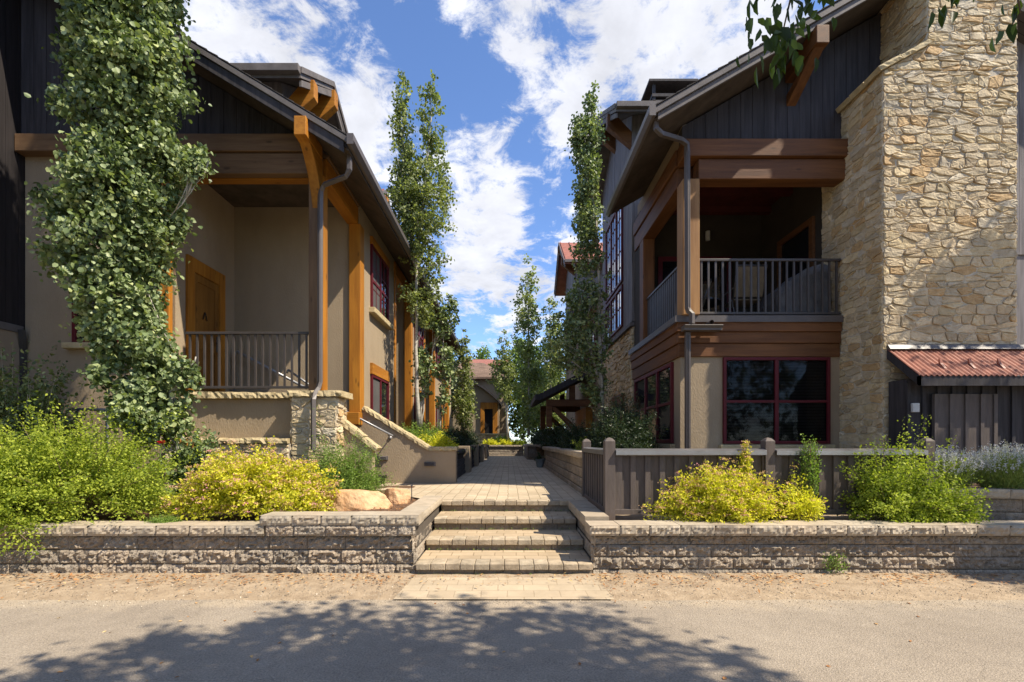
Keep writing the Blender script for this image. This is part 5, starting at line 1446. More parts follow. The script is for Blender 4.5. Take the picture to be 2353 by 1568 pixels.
# tall dark poplar in the right house's shade
d = 11.0
poplar('tall narrow poplar shading the grey tower wall', (pt(1383, 960, d)[0], d, 1.2),
       [([pt(1383, 960, d), pt(1378, 760, d), pt(1372, 560, d), pt(1352, 350, d), pt(1362, 225, d)],
         rows(d, [(600, 1320, 1385), (540, 1322, 1378), (480, 1318, 1376), (420, 1322, 1378), (360, 1322, 1376), (320, 1318, 1380), (280, 1330, 1372), (240, 1342, 1372), (205, 1352, 1370), (185, 1360, 1366)]), .52),
        ([pt(1383, 900, d), pt(1350, 780, d), pt(1330, 700, d)],
         rows(d, [(930, 1350, 1400), (880, 1320, 1400), (830, 1262, 1405), (780, 1245, 1405), (740, 1262, 1400), (700, 1290, 1395), (650, 1310, 1395), (600, 1320, 1395)], .95), .44),
        ([pt(1350, 450, d), pt(1330, 300, d), pt(1325, 265, d)], rows(d, [(340, 1312, 1345), (300, 1314, 1338), (265, 1320, 1330)]), .04)],
       480, 26, .066, .12, 'leaf_aspen', 41, tr=.075, edge=.7)
# trees at the far end
d = 25.5
poplar('tall pale poplar, highest of the trees at the far end of the walkway', (pt(1215, 1000, d)[0], d, 1.1),
       [([pt(1215, 1000, d), pt(1215, 780, d), pt(1212, 640, d)], rows(d, [(985, 1190, 1250), (920, 1180, 1262), (850, 1185, 1258), (780, 1180, 1250), (720, 1178, 1245), (660, 1190, 1236), (620, 1200, 1226), (590, 1208, 1216)]), 1)],
       360, 18, .12, .20, 'leaf_poplar', 51, tr=.09, edge=.8)
d = 28.5
poplar('second pale poplar just right of the tallest far one', (pt(1265, 1000, d)[0], d, 1.1),
       [([pt(1265, 1000, d), pt(1265, 800, d), pt(1262, 690, d)], rows(d, [(980, 1235, 1310), (900, 1235, 1310), (820, 1238, 1300), (760, 1242, 1295), (710, 1250, 1285), (685, 1258, 1272)]), 1)],
       260, 18, .13, .22, 'leaf_poplar', 53, tr=.08, edge=.8)
d = 28.8
poplar('white-trunked young poplar in the planter that ends the walkway', (pt(1166, 1010, d)[0], d, 1.1),
       [([pt(1168, 1012, d), pt(1163, 930, d), pt(1158, 860, d), pt(1155, 785, d)], rows(d, [(925, 1150, 1182), (890, 1132, 1188), (850, 1132, 1184), (810, 1140, 1176), (780, 1147, 1166), (758, 1153, 1160)]), 1)],
       200, 18, .11, .16, 'leaf_poplar', 55, tr=.09, edge=.8)
def round_tree(label, px, base_py, d, rws, n, per, leaf, cr, material, seed, bark='bark_dark', name='tree'):
    tp = [pt(px, base_py, d), pt(px + 3, (base_py + rws[0][0]) / 2, d), pt(px, rws[-1][0] + 10, d)]
    return poplar(label, (pt(px, base_py, d)[0], d, .5), [(tp, rows(d, rws), 1)], n, per, leaf, cr, material, seed, bark=bark, name=name, tr=.14, droop=.3, up=.8)
round_tree('broad bright green tree behind the far poplars', 1200, 1010, 34, [(995, 1165, 1235), (950, 1160, 1250), (900, 1160, 1262), (850, 1165, 1260), (810, 1170, 1240), (780, 1178, 1205)], 420, 16, .18, .36, 'leaf_tree', 61)
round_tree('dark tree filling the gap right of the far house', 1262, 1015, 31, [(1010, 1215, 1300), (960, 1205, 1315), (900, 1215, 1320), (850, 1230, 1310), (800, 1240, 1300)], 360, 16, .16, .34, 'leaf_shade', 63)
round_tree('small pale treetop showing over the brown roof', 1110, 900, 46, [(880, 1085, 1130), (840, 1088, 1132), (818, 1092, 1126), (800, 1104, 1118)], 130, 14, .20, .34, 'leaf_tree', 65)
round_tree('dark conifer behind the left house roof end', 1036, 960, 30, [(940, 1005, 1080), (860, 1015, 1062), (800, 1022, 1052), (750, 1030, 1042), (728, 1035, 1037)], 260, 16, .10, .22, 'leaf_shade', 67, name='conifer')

# ------------------------------------------------------------------ shrubs
def shrub(label, c, rx, ry, h, ns, per, leaf, material, seed, name='shrub', wid=.55, lean=(0, 0), spiky=.12, stems=60, flowers=None, arch=.25, start=.3, zmin=None, shape='small', spray=.028, up=.5, cat='shrub', twig='twig', group=None, full=.0):
    """Stems fan out from the base to a lumpy dome; leaves sit along them. Parts: foliage, stems, blossoms."""
    rng = np.random.default_rng(seed); t = thing(name, label, cat, c, group)
    c = np.array(c, float)
    th = rng.uniform(0, 2 * np.pi, ns); el = np.arcsin(rng.uniform(full, 1, ns))
    lump = 1 + .12 * np.sin(th * 3 + seed) * np.cos(el * 4) + .09 * np.sin(th * 7 + el * 6 + seed)
    k = lump * (rng.uniform(.72, 1.0, ns) + spiky * rng.exponential(.6, ns))
    tip = c + np.stack([np.cos(th) * np.cos(el) * rx * k + lean[0], np.sin(th) * np.cos(el) * ry * k + lean[1], np.maximum(np.sin(el) * h * k, .02 if full >= 0 else -.4)], 1)
    root = c + np.stack([np.cos(th) * rx * .16 * rng.uniform(0, 1, ns), np.sin(th) * ry * .16 * rng.uniform(0, 1, ns), np.zeros(ns)], 1)
    mid = (root + tip) / 2; mid[:, 2] += arch * h * np.cos(el)
    s = rng.uniform(start, 1.0, (ns, per)) ** .75
    q = s[..., None]
    P = (1 - q) ** 2 * root[:, None] + 2 * q * (1 - q) * mid[:, None] + q ** 2 * tip[:, None]
    T = 2 * (1 - q) * (mid - root)[:, None] + 2 * q * (tip - mid)[:, None]
    T = T / (np.linalg.norm(T, axis=2, keepdims=True) + 1e-9)
    P = P.reshape(-1, 3); T = T.reshape(-1, 3); n = len(P)
    P = P + rng.normal(size=(n, 3)) * spray
    A = T * .55 + rdir(rng, n) * .9
    Nn = rdir(rng, n) * .9; Nn[:, 2] += up; o = P - c; Nn += .4 * o / (np.linalg.norm(o, axis=1, keepdims=True) + 1e-6)
    rnd = np.clip(rng.normal(.42, .2, n) + np.repeat(rng.uniform(-.15, .15, ns), per), 0, 1)
    Ls = leaf * rng.uniform(.6, 1.25, n)
    if zmin is not None:
        ok = P[:, 2] > zmin; P, A, Nn, rnd, Ls = P[ok], A[ok], Nn[ok], rnd[ok], Ls[ok]
    leaf_obj('foliage', P, A, Nn, Ls, Ls * wid, M[material], t, rnd, shape)
    sb = MB()
    for i in rng.choice(ns, min(stems, ns), replace=False):
        sb.tube([root[i], mid[i] * .5 + (root[i] + tip[i]) * .25, tip[i]], [.007, .005, .0015], n=4)
    sb.build('stems', M[twig], t)
    if flowers:
        mname, share, size, cnt = flowers
        idx = rng.choice(ns, int(ns * share), replace=False)
        idx = idx[tip[idx, 2] > c[2] + .10]
        F = np.repeat(tip[idx], cnt, axis=0) + rng.normal(size=(len(idx) * cnt, 3)) * np.array([size, size, size * .35])
        F[:, 2] += .012
        Nf = rdir(rng, len(F)) * .6; Nf[:, 2] += 1; Af = rdir(rng, len(F))
        leaf_obj('blossoms', F, Af, Nf, size * .75, size * .7, M[mname], t, np.clip(rng.normal(.45, .15, len(F)) + np.repeat(rng.normal(0, .22, len(idx)), cnt), 0, 1), 'small')
    return t

# left bed
p = W(150, 1150, 5.55)
shrub('sprawling lime-green shrub spilling over the left retaining wall', (-5.0, 5.60, .50), 1.15, .62, 1.16, 640, 62, .034, 'leaf_lime', 71, spiky=.22, arch=.22, wid=.6)
shrub('lime-green shrub at the left edge of the picture draping onto the wall', (-5.55, 5.18, .52), 1.0, .55, .98, 560, 60, .034, 'leaf_lime', 72, spiky=.18, arch=.2, full=-.28, wid=.6)
shrub('wide golden shrub with pale pink flower heads left of the sandstone boulder', (-2.97, 5.66, .53), .98, .52, .80, 820, 34, .045, 'leaf_gold', 73, spiky=.05, arch=.3, flowers=('bloom_pink', .85, .024, 15), wid=.5, stems=80)
shrub('feathery green shrub against the stone pier', (-2.40, 6.95, .5), .62, .42, .84, 600, 60, .026, 'leaf_green', 74, spiky=.2, arch=.2, wid=.5)
shrub('little moss-green tuft on top of the left wall cap', (-3.72, 5.22, .5), .20, .10, .10, 110, 26, .016, 'leaf_green', 75, stems=8, spray=.015)
shrub('dark spreading shrub under the overhanging neighbour house', (-7.0, 6.9, .5), 1.1, .6, 2.1, 420, 38, .060, 'leaf_aspen', 76, spiky=.1, start=.35, wid=.6, shape='long', twig='twig_pale', stems=120)
shrub('loose leafy suckers at the foot of the big aspen', (-4.15, 6.35, .5), .40, .32, 1.15, 130, 32, .055, 'leaf_aspen', 77, spiky=.1, start=.3, wid=.7, shape='long', stems=40)
# left planter along the house
shrub('bright green feathery shrub behind the sloping stair wall', (-2.05, 10.9, 1.15), .75, .7, .62, 300, 46, .035, 'leaf_green', 81, spiky=.2)
shrub('low golden shrub with pink flowers on the stair wall corner', (-1.62, 10.6, 1.15), .5, .5, .42, 260, 34, .040, 'leaf_gold', 82, spiky=.1, flowers=('bloom_pink', .12, .022, 10))
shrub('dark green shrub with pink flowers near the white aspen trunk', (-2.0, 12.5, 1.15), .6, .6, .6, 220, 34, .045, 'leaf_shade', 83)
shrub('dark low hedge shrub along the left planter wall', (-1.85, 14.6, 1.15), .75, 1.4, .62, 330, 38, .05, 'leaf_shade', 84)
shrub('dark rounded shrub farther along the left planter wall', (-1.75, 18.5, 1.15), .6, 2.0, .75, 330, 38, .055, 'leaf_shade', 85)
# end planter
for x, sd_, lb, m_ in ((-1.12, 91, 'leftmost golden mound in the planter that ends the walkway', 'leaf_gold'), (-.2, 92, 'middle golden mound in the planter that ends the walkway', 'leaf_gold'), (.62, 93, 'rightmost green-gold mound in the planter that ends the walkway', 'leaf_lime')):
    shrub(lb, (x, 28.75, 1.1), .52, .4, .42, 160, 30, .07, m_, sd_, group='mounds in the end planter', stems=10)
shrub('low green shrub behind the golden mounds at the end wall', (-.45, 29.4, 1.1), .8, .35, .62, 160, 30, .07, 'leaf_green', 94, stems=10)
# right planter
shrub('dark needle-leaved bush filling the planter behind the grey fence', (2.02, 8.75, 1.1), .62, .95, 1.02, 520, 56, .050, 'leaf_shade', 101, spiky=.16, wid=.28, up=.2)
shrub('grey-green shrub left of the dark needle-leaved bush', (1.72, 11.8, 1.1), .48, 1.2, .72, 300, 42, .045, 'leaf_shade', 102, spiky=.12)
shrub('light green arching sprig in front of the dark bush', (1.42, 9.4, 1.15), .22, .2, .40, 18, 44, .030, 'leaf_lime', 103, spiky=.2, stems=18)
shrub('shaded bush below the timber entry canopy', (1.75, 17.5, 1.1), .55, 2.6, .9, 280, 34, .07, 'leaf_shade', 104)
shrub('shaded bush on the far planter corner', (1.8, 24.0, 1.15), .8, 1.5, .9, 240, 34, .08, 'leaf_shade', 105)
# right bed
shrub('round golden shrub with pink flower heads before the grey fence', (2.36, 5.42, .5), .66, .36, .60, 640, 36, .036, 'leaf_gold', 111, spiky=.10, arch=.3, flowers=('bloom_pink', .75, .021, 15), stems=70)
t_ = shrub('tall thin golden sprig with a pink flower head behind the round golden shrub', (2.72, 5.56, .5), .14, .05, .84, 16, 60, .034, 'leaf_gold', 112, start=.3, full=.97, flowers=('bloom_pink', .9, .026, 16), stems=16, spiky=.05)
shrub('smaller straggly golden shrub with two pink flower heads beside the lime shrub', (3.25, 5.42, .5), .24, .2, .38, 110, 34, .036, 'leaf_gold', 113, spiky=.3, arch=.3, flowers=('bloom_pink', .12, .022, 14), stems=40)
shrub('thin upright green shoots in front of the fence rail', (3.42, 5.50, .5), .2, .08, .86, 36, 60, .028, 'leaf_green', 114, start=.3, full=.9, spiky=.1, stems=30)
shrub('tall lime-green shrub leaning right over the low wall near the lavender', (4.25, 5.42, .5), .52, .30, .74, 260, 60, .032, 'leaf_lime', 115, spiky=.42, lean=(.12, 0), arch=.22, wid=.6)
shrub('low lime-green branches trailing along the cap stones below the lavender', (4.55, 5.30, .5), .52, .22, .40, 220, 52, .032, 'leaf_lime', 116, spiky=.15, lean=(.1, 0), wid=.6)
shrub('weedy green tuft growing out of the right retaining wall', (3.35, 4.96, .09), .10, .05, .14, 20, 22, .022, 'leaf_green', 117, spiky=.2, stems=10)
# lavender
def lavender(label, c, rx, ry, h, n, seed):
    rng = np.random.default_rng(seed); t = thing('lavender', label, 'lavender', c, 'lavender clumps on the oblique wall')
    c = np.array(c); th = rng.uniform(0, 2 * np.pi, n); q = rng.uniform(0, 1, n) ** .5
    tip = c + np.stack([np.cos(th) * rx * q, np.sin(th) * ry * q, h * (1 - .42 * q ** 2) * rng.uniform(.85, 1.12, n)], 1)
    root = c + np.stack([np.cos(th) * rx * .4 * q, np.sin(th) * ry * .4 * q, np.zeros(n)], 1)
    per = 16; s = rng.uniform(.05, .8, (n, per))[..., None]
    P = (root[:, None] * (1 - s) + tip[:, None] * s).reshape(-1, 3) + rng.normal(size=(n * per, 3)) * .014
    A = np.repeat(tip - root, per, axis=0); A /= np.linalg.norm(A, axis=1, keepdims=True); A = A + rdir(rng, len(P)) * .35
    leaf_obj('foliage', P, A, rdir(rng, len(P)), .05, .006, M['leaf_lav'], t, rng.uniform(0, 1, len(P)), 'small')
    pf = 12; s = rng.uniform(.82, 1.06, (n, pf))[..., None]
    P = (root[:, None] * (1 - s) + tip[:, None] * s).reshape(-1, 3) + rng.normal(size=(n * pf, 3)) * .0055
    leaf_obj('blossoms', P, rdir(rng, len(P)), rdir(rng, len(P)), .015, .012, M['bloom_lav'], t, rng.uniform(0, 1, len(P)), 'small')
lavender('flowering lavender clump nearest the lime-green shrub', (5.3, 5.92, .80), .52, .34, .50, 520, 121)
lavender('flowering lavender clump at the right edge of the picture', (5.95, 5.80, .80), .5, .34, .54, 500, 122)

# rose and lily by the aspen trunk
p = W(371, 1019, 6.0)
ro = thing('rose', 'single red rose bloom beside the big aspen trunk', 'flower', (p.x - .05, 6.0, .5))
b = MB(); b.tube([(p.x - .08, 6.0, .5), (p.x - .05, 6.0, .9), tuple(p)], .006, n=5); b.build('stem', M['stem_green'], ro)
v = MB()
for k in range(9):
    a = k * 2.4; rr_ = .012 + .004 * k
    c = p + Vector((math.cos(a) * rr_ * .6, math.sin(a) * rr_ * .6, .01 - .002 * k)); u = Vector((-math.sin(a), math.cos(a), 0)); w2 = Vector((math.cos(a), math.sin(a), .9)).normalized()
    s_ = .03
    v.add([c - u * s_ * .6, c + u * s_ * .6, c + u * s_ * .8 + w2 * s_, c + w2 * s_ * 1.3, c - u * s_ * .8 + w2 * s_], [(0, 1, 2, 3, 4)])
v.build('bloom', M['red_petal'], ro)
rng = np.random.default_rng(5); Pl = np.array([[p.x - .06 + rng.normal() * .07, 6.0 + rng.normal() * .05, rng.uniform(.6, 1.25)] for _ in range(60)])
leaf_obj('leaves', Pl, rdir(rng, 60), rdir(rng, 60) + np.array([0, 0, .8]), .055, .035, M['leaf_green'], ro, rng.uniform(0, .7, 60), 'long')
p = W(470, 1075, 6.2)
li = thing('lily', 'cluster of unopened orange lily buds in front of the stone base', 'flower', (p.x, 6.2, .5))
b = MB(); bd = MB()
for px, py in ((405, 1010), (413, 1020), (428, 1022), (442, 1030), (428, 1028), (438, 1022)):
    q = W(px, py, 6.2); b.tube([(p.x - .2, 6.2, .5), ((p.x - .2 + q.x) / 2 + .02, 6.2, .8), tuple(q)], .0045, n=5)
    bd.tube([q, q + Vector((.006, 0, .03)), q + Vector((.012, 0, .07))], [.006, .013, .004], n=6)
b.build('stem', M['stem_green'], li); bd.build('buds', M['bud'], li)

# ------------------------------------------------------------------ boulders, small things on the ground
def boulder(label, c, sx, sy, sz, seed, flat=.35):
    bm = bmesh.new(); bmesh.ops.create_icosphere(bm, subdivisions=5, radius=1)
    r = random.Random(seed); cuts = []
    for _ in range(11):
        n_ = Vector((r.uniform(-1, 1), r.uniform(-1, 1), r.uniform(-.4, 1))).normalized(); cuts.append((n_, r.uniform(.62, .88)))
    cuts.append((Vector((.05, .1, 1)).normalized(), .60)); cuts.append((Vector((-.15, -1, .15)).normalized(), .70))
    for v in bm.verts:
        p = v.co.copy()
        for n_, k in cuts:
            dd = p.dot(n_)
            if dd > k: p -= n_ * (dd - k) * .93
        p += p.normalized() * (.055 * mnoise.noise(p * 2.5 + Vector((seed, 0, 0))) + .03 * mnoise.noise(p * 7) + .012 * mnoise.noise(p * 20))
        v.co = Vector((p.x * sx, p.y * sy, p.z * sz))
    me = bpy.data.meshes.new('boulder'); bm.to_mesh(me); bm.free()
    me.polygons.foreach_set('use_smooth', [True] * len(me.polygons))
    me.materials.append(M['rock']); o = bpy.data.objects.new('boulder', me); COL.objects.link(o); o.location = c
    m_ = me; return tag(o, label, 'boulder')
a = W(815, 1155, 6.0); boulder('large flat-topped orange sandstone boulder behind the left wall cap', (a.x, 6.0, .64), .47, .30, .25, 4)
a = W(912, 1137, 6.55); boulder('small pale sandstone boulder right of the large orange one', (a.x, 6.5, .65), .20, .15, .19, 13)

pl = thing('path_light', 'thin black path light stake at the mulch bed edge', 'light fixture', (W(946, 1138, 6.85).x, 6.85, .55))
x = W(946, 1138, 6.85).x; b = MB(); b.tube([(x, 6.85, .5), (x, 6.85, .775)], .0065, n=6); b.build('stake', M['metal_dark'], pl)
b = MB(); b.tube([(x, 6.85, .772), (x, 6.85, .785)], [.022, .006], n=12); b.build('lamp_head', M['metal_dark'], pl)
pt_ = thing('flower_pot', 'small grey pot standing on the walkway by the right planter wall', 'pot', (1.0, 15.6, .567))
b = MB(); b.tube([(1.0, 15.6, .57), (1.0, 15.6, .80), (1.0, 15.6, .84)], [.10, .15, .155], n=18); b.build('pot', M['pot'], pt_, smooth=False)
rng = np.random.default_rng(8); Pl = np.array([[1.0, 15.6, .84]]) + rng.normal(size=(60, 3)) * np.array([.09, .09, .06])
leaf_obj('foliage', Pl, rdir(rng, 60) + np.array([0, 0, .6]), rdir(rng, 60), .09, .05, M['leaf_shade'], pt_, rng.uniform(0, 1, 60), 'long')

# leaf litter on the verge, gravel at the street edge, weeds in the step joints
rng = np.random.default_rng(17)
n = 5200
x = rng.uniform(-6.5, 6.5, n); y = 4.97 - np.abs(rng.normal(0, .22, n)) - .02
dens = np.array([.5 + .5 * nse(a, 0, 1.7, 4) for a in x]); ok = (rng.uniform(0, 1, n) < dens) & (y > 4.22) & ~((x > -.96) & (x < .87) & (rng.uniform(0, 1, n) < .7))
x, y = x[ok], y[ok]; n = len(x)
P = np.stack([x, y, np.where(y < 4.3, .012, .045) + rng.uniform(0, .006, n)], 1); A = rdir(rng, n); A[:, 2] *= .15; Nn = rdir(rng, n) * .35; Nn[:, 2] += 1
ls = rng.choice([.022, .03, .04, .055], n)
o = leaf_obj('leaf_litter', P, A, Nn, ls, ls * .32, M['leaf_dry'], None, rng.uniform(0, 1, n), 'small'); tag(o, kind='stuff')
n = 2600
x = rng.uniform(-6.5, 6.5, n); y = 4.42 + rng.normal(0, .14, n); ok = (y > 4.16) & (y < 4.95) & ~((x > -1.0) & (x < .9)); x, y = x[ok], y[ok]; n = len(x)
P = np.stack([x, y, np.where(y < 4.27, .002, .028) + np.zeros(n)], 1); ls = rng.uniform(.006, .016, n)
Nn = rdir(rng, n) * .5; Nn[:, 2] += 1
M['grit'] = leaf_mat('grit', [(0, (.22, .18, .13)), (.6, (.38, .32, .24)), (1, (.55, .48, .38))], 0, .9, spec=.1)
o = leaf_obj('gravel', P, rdir(rng, n), Nn, ls, ls * .8, M['grit'], None, rng.uniform(0, 1, n), 'round'); tag(o, kind='stuff')
n = 70
x = rng.uniform(-5, 5, n); y = rng.uniform(2.0, 4.3, n); P = np.stack([x, y, np.full(n, .004)], 1); Nn = rdir(rng, n) * .3; Nn[:, 2] += 1; ls = rng.uniform(.02, .045, n)
o = leaf_obj('leaf_litter', P, rdir(rng, n) * np.array([1, 1, .1]), Nn, ls, ls * .5, M['leaf_dry'], None, rng.uniform(0, 1, n), 'long'); tag(o, kind='stuff')
n = 2600
x = rng.uniform(-6, 6, n); y = 4.28 - np.abs(rng.normal(0, .16, n)); P = np.stack([x, y, np.full(n, .003)], 1); ls = rng.uniform(.005, .013, n); Nn = rdir(rng, n) * .5; Nn[:, 2] += 1
o = leaf_obj('road_grit', P, rdir(rng, n), Nn, ls, ls * .8, M['grit'], None, rng.uniform(0, 1, n), 'round'); tag(o, kind='stuff')
Ps = []
for (y0, z0) in ((4.97, .03), (5.57, .155), (6.17, .28), (6.81, .425)):
    k = 90; Ps.append(np.stack([rng.uniform(-.94, .85, k), y0 - rng.uniform(0, .03, k) - .005, z0 + np.zeros(k)], 1))
P = np.concatenate(Ps); n = len(P); A = rdir(rng, n) * .6; A[:, 2] = np.abs(A[:, 2]) + .6
o = leaf_obj('weeds', P, A, rdir(rng, n), rng.uniform(.012, .034, n), .006, M['leaf_green'], None, rng.uniform(0, 1, n), 'small'); tag(o, kind='stuff')
n = 520                                                          # chips of bark on the bed by the boulders
x = rng.uniform(-2.3, -1.2, n); y = rng.uniform(5.3, 6.7, n)
P = np.stack([x, y, np.array([lbed(a, b) for a, b in zip(x, y)]) + .012], 1); Nn = rdir(rng, n) * .5; Nn[:, 2] += 1; ls = rng.uniform(.02, .05, n)
o = leaf_obj('bark_chips', P, rdir(rng, n) * np.array([1, 1, .2]), Nn, ls, ls * .35, M['leaf_dry'], None, rng.uniform(0, .7, n), 'small'); tag(o, kind='stuff')

# ------------------------------------------------------------------ street trees that shade the road (outside the frame but for hanging sprays)
S_ = np.array(SUNV / SUNV.z)
def shaded(targets, h, cr, per, rng):
    """Clump centres that lie towards the sun from given shaded points."""
    T = np.array(targets); return T + S_[None] * h[:, None]
rng = np.random.default_rng(23)
edge_x = [-100, 100, 250, 400, 550, 700, 860, 1000, 1130, 1260, 1400, 1520, 1650, 1760, 1850]
edge_y = [1560, 1535, 1500, 1440, 1425, 1392, 1384, 1392, 1388, 1378, 1420, 1462, 1485, 1545, 1600]
tg = []
while len(tg) < 1450:
    px, py = rng.uniform(-60, 1800), rng.uniform(1378, 1800)
    lim = np.interp(px, edge_x, edge_y) + 16 * math.sin(px * .045) + 12 * math.sin(px * .11 + 1)
    if py < lim: continue
    if rng.uniform() > (.42 if py < lim + 40 else .75 if py < lim + 90 else .97) * (1 if px < 1450 else .75): continue
    y = 1.4 * FPX / (py - CY); tg.append(((px - CX) / FPX * y, y, 0))
tg = np.array(tg)
h = rng.uniform(4.7, 7.2, len(tg)); C = shaded(tg, h, 0, 0, rng)
ok = (C[:, 2] - H) > .97 * np.maximum(C[:, 1], .01) + .25
C = C[ok]
# high unseen clumps added to shade the left house front
wt = []
while len(wt) < 130:
    px, py = rng.uniform(40, 185), rng.uniform(330, 940)
    if rng.uniform() < .8: wt.append(tuple(W(px, py, 7.9)))
wt = np.array(wt); hw = rng.uniform(8.5, 11.5, len(wt)); C = np.concatenate([C, wt + S_[None] * hw[:, None]])
C2 = np.stack([rng.normal(3.6, 1.7, 240), rng.normal(-.6, 1.1, 240), rng.uniform(5.5, 9, 240)], 1); C2 = C2[(C2[:, 2] - H) > 1.0 * np.maximum(C2[:, 1], .01) + .4]  # the rest of the crown above and behind
# keep the sun on the right of the road and off the houses
g0 = C2 - S_[None] * C2[:, 2:3]; C2 = C2[(g0[:, 1] < 2.6)]
st = thing('street_tree', 'shade tree over the street with big leaves hanging into the top right corner', 'tree', (5.2, -1.2, 0))
P, A, Nn, rnd = clump_leaves(rng, np.concatenate([C, C2]), 15, .13, None, .5, .9)
# sprays of hanging leaves that show at the top of the picture
def spray(pts, d, n, spreadx, seed):
    r = np.random.default_rng(seed); pts = np.array([W(a, b, d) for a, b in pts]); s = r.uniform(0, 1, n) * (len(pts) - 1)
    i = np.minimum(s.astype(int), len(pts) - 2); f_ = (s - i)[:, None]
    P = pts[i] * (1 - f_) + pts[i + 1] * f_ + r.normal(size=(n, 3)) * np.array([spreadx, .08, .03])
    A = r.normal(size=(n, 3)) * .30; A[:, 2] -= 1
    Nn = rdir(r, n); Nn[:, 2] *= .3
    return P, A, Nn
sp1 = spray([(1830, -60), (1800, 40), (1790, 110), (1800, 140)], 2.35, 74, .075, 1)
sp1b = spray([(1740, -40), (1752, 30)], 2.4, 13, .03, 2)
sp1c = spray([(1870, -40), (1865, 60)], 2.3, 14, .025, 3)
sp2 = spray([(2160, -50), (2185, -5), (2215, -15)], 2.4, 16, .04, 4)
sp3 = spray([(2330, -50), (2345, 25), (2350, 45)], 2.4, 12, .02, 5)
sp4 = spray([(1960, -190), (2080, -130)], 2.4, 30, .1, 6)
SP = [sp1, sp1b, sp1c, sp2, sp3, sp4]
nS = sum(len(s[0]) for s in SP)
k = len(P)
Pa = np.concatenate([P] + [s[0] for s in SP]); Aa = np.concatenate([A] + [s[1] for s in SP]); Na = np.concatenate([Nn] + [s[2] for s in SP])
Ls = np.concatenate([.105 * rng.uniform(.7, 1.2, k), .088 * rng.uniform(.65, 1.2, nS)]); Ws = np.concatenate([Ls[:k] * .62, Ls[k:] * .42])
leaf_obj('crown', Pa, Aa, Na, Ls, Ws, M['leaf_street'], st, np.concatenate([rnd, np.clip(rng.normal(.4, .25, nS), 0, 1)]), 'long')
tk = MB(); r = random.Random(4)
limb(tk, [(5.2, -1.2, 0), (5.15, -1.15, 1.6), (5.0, -1.0, 3.4), (4.4, -.6, 5.4), (3.9, -.5, 7.2)], .2, .05, 12)
for q in ((1.4, 1.0, 5.6), (2.6, 1.8, 6.4), (6.2, .2, 6.6), (.2, 1.2, 6.2), (4.6, -2.4, 6.8), ): limb(tk, wander((4.85, -.9, 4.0), q, 5, .15, r), .07, .012)
for q in ([(1.4, 1.0, 5.6), (1.5, 1.9, 4.6), tuple(W(1830, -60, 2.35)), tuple(W(1795, 90, 2.35))], [(2.6, 1.8, 6.4), (2.3, 2.2, 4.9), tuple(W(2160, -60, 2.4)), tuple(W(2200, 0, 2.4))], [(2.6, 1.8, 6.4), (2.6, 2.2, 5.0), tuple(W(2330, -60, 2.4)), tuple(W(2345, 30, 2.4))]): limb(tk, [Vector(a) for a in q], .012, .003, 5)
tk.build('trunk', M['bark_dark'], st, smooth=True)

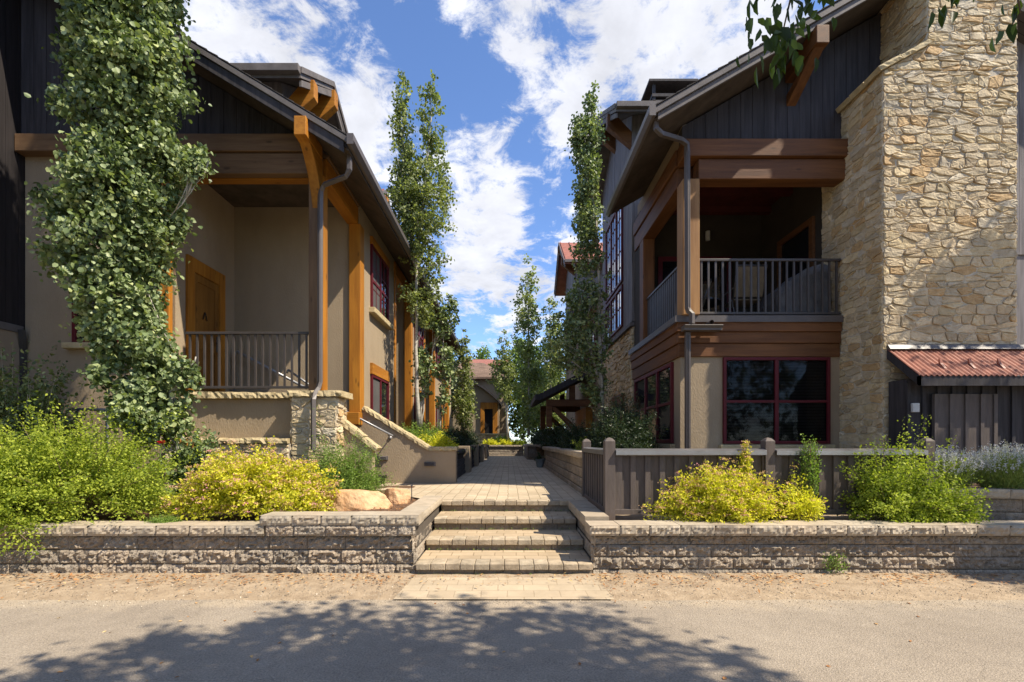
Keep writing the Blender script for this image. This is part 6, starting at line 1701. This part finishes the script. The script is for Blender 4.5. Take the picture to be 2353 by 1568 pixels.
# second tree off to the right, whose shade falls on the chimney, the shed and the wall end
rng = np.random.default_rng(29); tg = []
def poly_rand(n, f_): 
    k = 0
    while k < n:
        q = f_()
        if q is not None: tg.append(q); k += 1
def ch_t():
    px, py = rng.uniform(2120, 2340), rng.uniform(540, 800)
    if py < 540 + (2340 - px) * .55 + 40 * math.sin(px * .05): return None
    if rng.uniform() < .25: return None
    return tuple(W(px, py, 7.32))
poly_rand(95, ch_t)
def wl_t():
    px, py = rng.uniform(2190, 2460), rng.uniform(1190, 1400)
    if px < 2300 - (py - 1200) * .55: return None
    return tuple(W(px, py, 4.95))
poly_rand(190, wl_t)
def lw_t():
    px, py = rng.uniform(2190, 2400), rng.uniform(1125, 1200)
    if px < 2240: return None
    return tuple(W(px, py, 5.6))
poly_rand(60, lw_t)
tg = np.array(tg); h = rng.uniform(3.6, 6.2, len(tg)); C = tg + S_[None] * h[:, None]
ok = C[:, 0] > 1.0 * np.maximum(C[:, 1], .1) * 1.085 + .2; C = C[ok]
C2 = np.stack([rng.normal(11.2, .9, 150), rng.normal(4.2, .9, 150), rng.uniform(6.2, 10, 150)], 1)
ok = C2[:, 0] > 1.1 * C2[:, 1] + 3.2; C2 = C2[ok]
t2 = thing('street_tree', 'tree just outside the right edge that shades the stone chimney', 'tree', (11.4, 4.0, 0))
P, A, Nn, rnd = clump_leaves(rng, np.concatenate([C, C2]), 16, .15, None, .4, .9)
leaf_obj('crown', P, A, Nn, .10 * rng.uniform(.7, 1.2, len(P)), .065, M['leaf_street'], t2, rnd, 'long')
tk = MB(); limb(tk, [(11.4, 4.0, 0), (11.3, 4.0, 3), (11.0, 4.2, 6), (10.8, 4.4, 9)], .18, .04, 12)
for q in ((9.6, 3.6, 6.6), (10.2, 5.6, 7.6), (12.4, 3.4, 7.8), (9.0, 3.2, 5.6)): limb(tk, wander((11.2, 4.1, 4.2), q, 5, .12, r), .06, .012)
tk.build('trunk', M['bark_dark'], t2, smooth=True)

# unseen wood added across the street: cuts sky light, darkens the window reflections
rng = np.random.default_rng(37); C = []
for i in range(16):
    cx, cy, hh, rr_ = -24 + i * 3.2 + rng.uniform(-.8, .8), -13 + rng.uniform(-1.5, 1.5), rng.uniform(8, 11.5), rng.uniform(1.9, 2.8)
    m_ = 46; th = rng.uniform(0, 2 * np.pi, m_); q = rng.uniform(.2, 1, m_) ** .5; z = rng.uniform(1.2, hh, m_)
    k_ = rr_ * np.sin(np.clip((z - .6) / (hh - .4), 0, 1) * np.pi) ** .6
    C.append(np.stack([cx + np.cos(th) * q * k_, cy + np.sin(th) * q * k_, z], 1))
P, A, Nn, rnd = clump_leaves(rng, np.concatenate(C), 18, .55, None, .4, .6)
o = leaf_obj('unseen_woodland', P, A, Nn, .42 * rng.uniform(.7, 1.2, len(P)), .30, M['leaf_street'], None, rnd, 'long'); tag(o, kind='stuff')
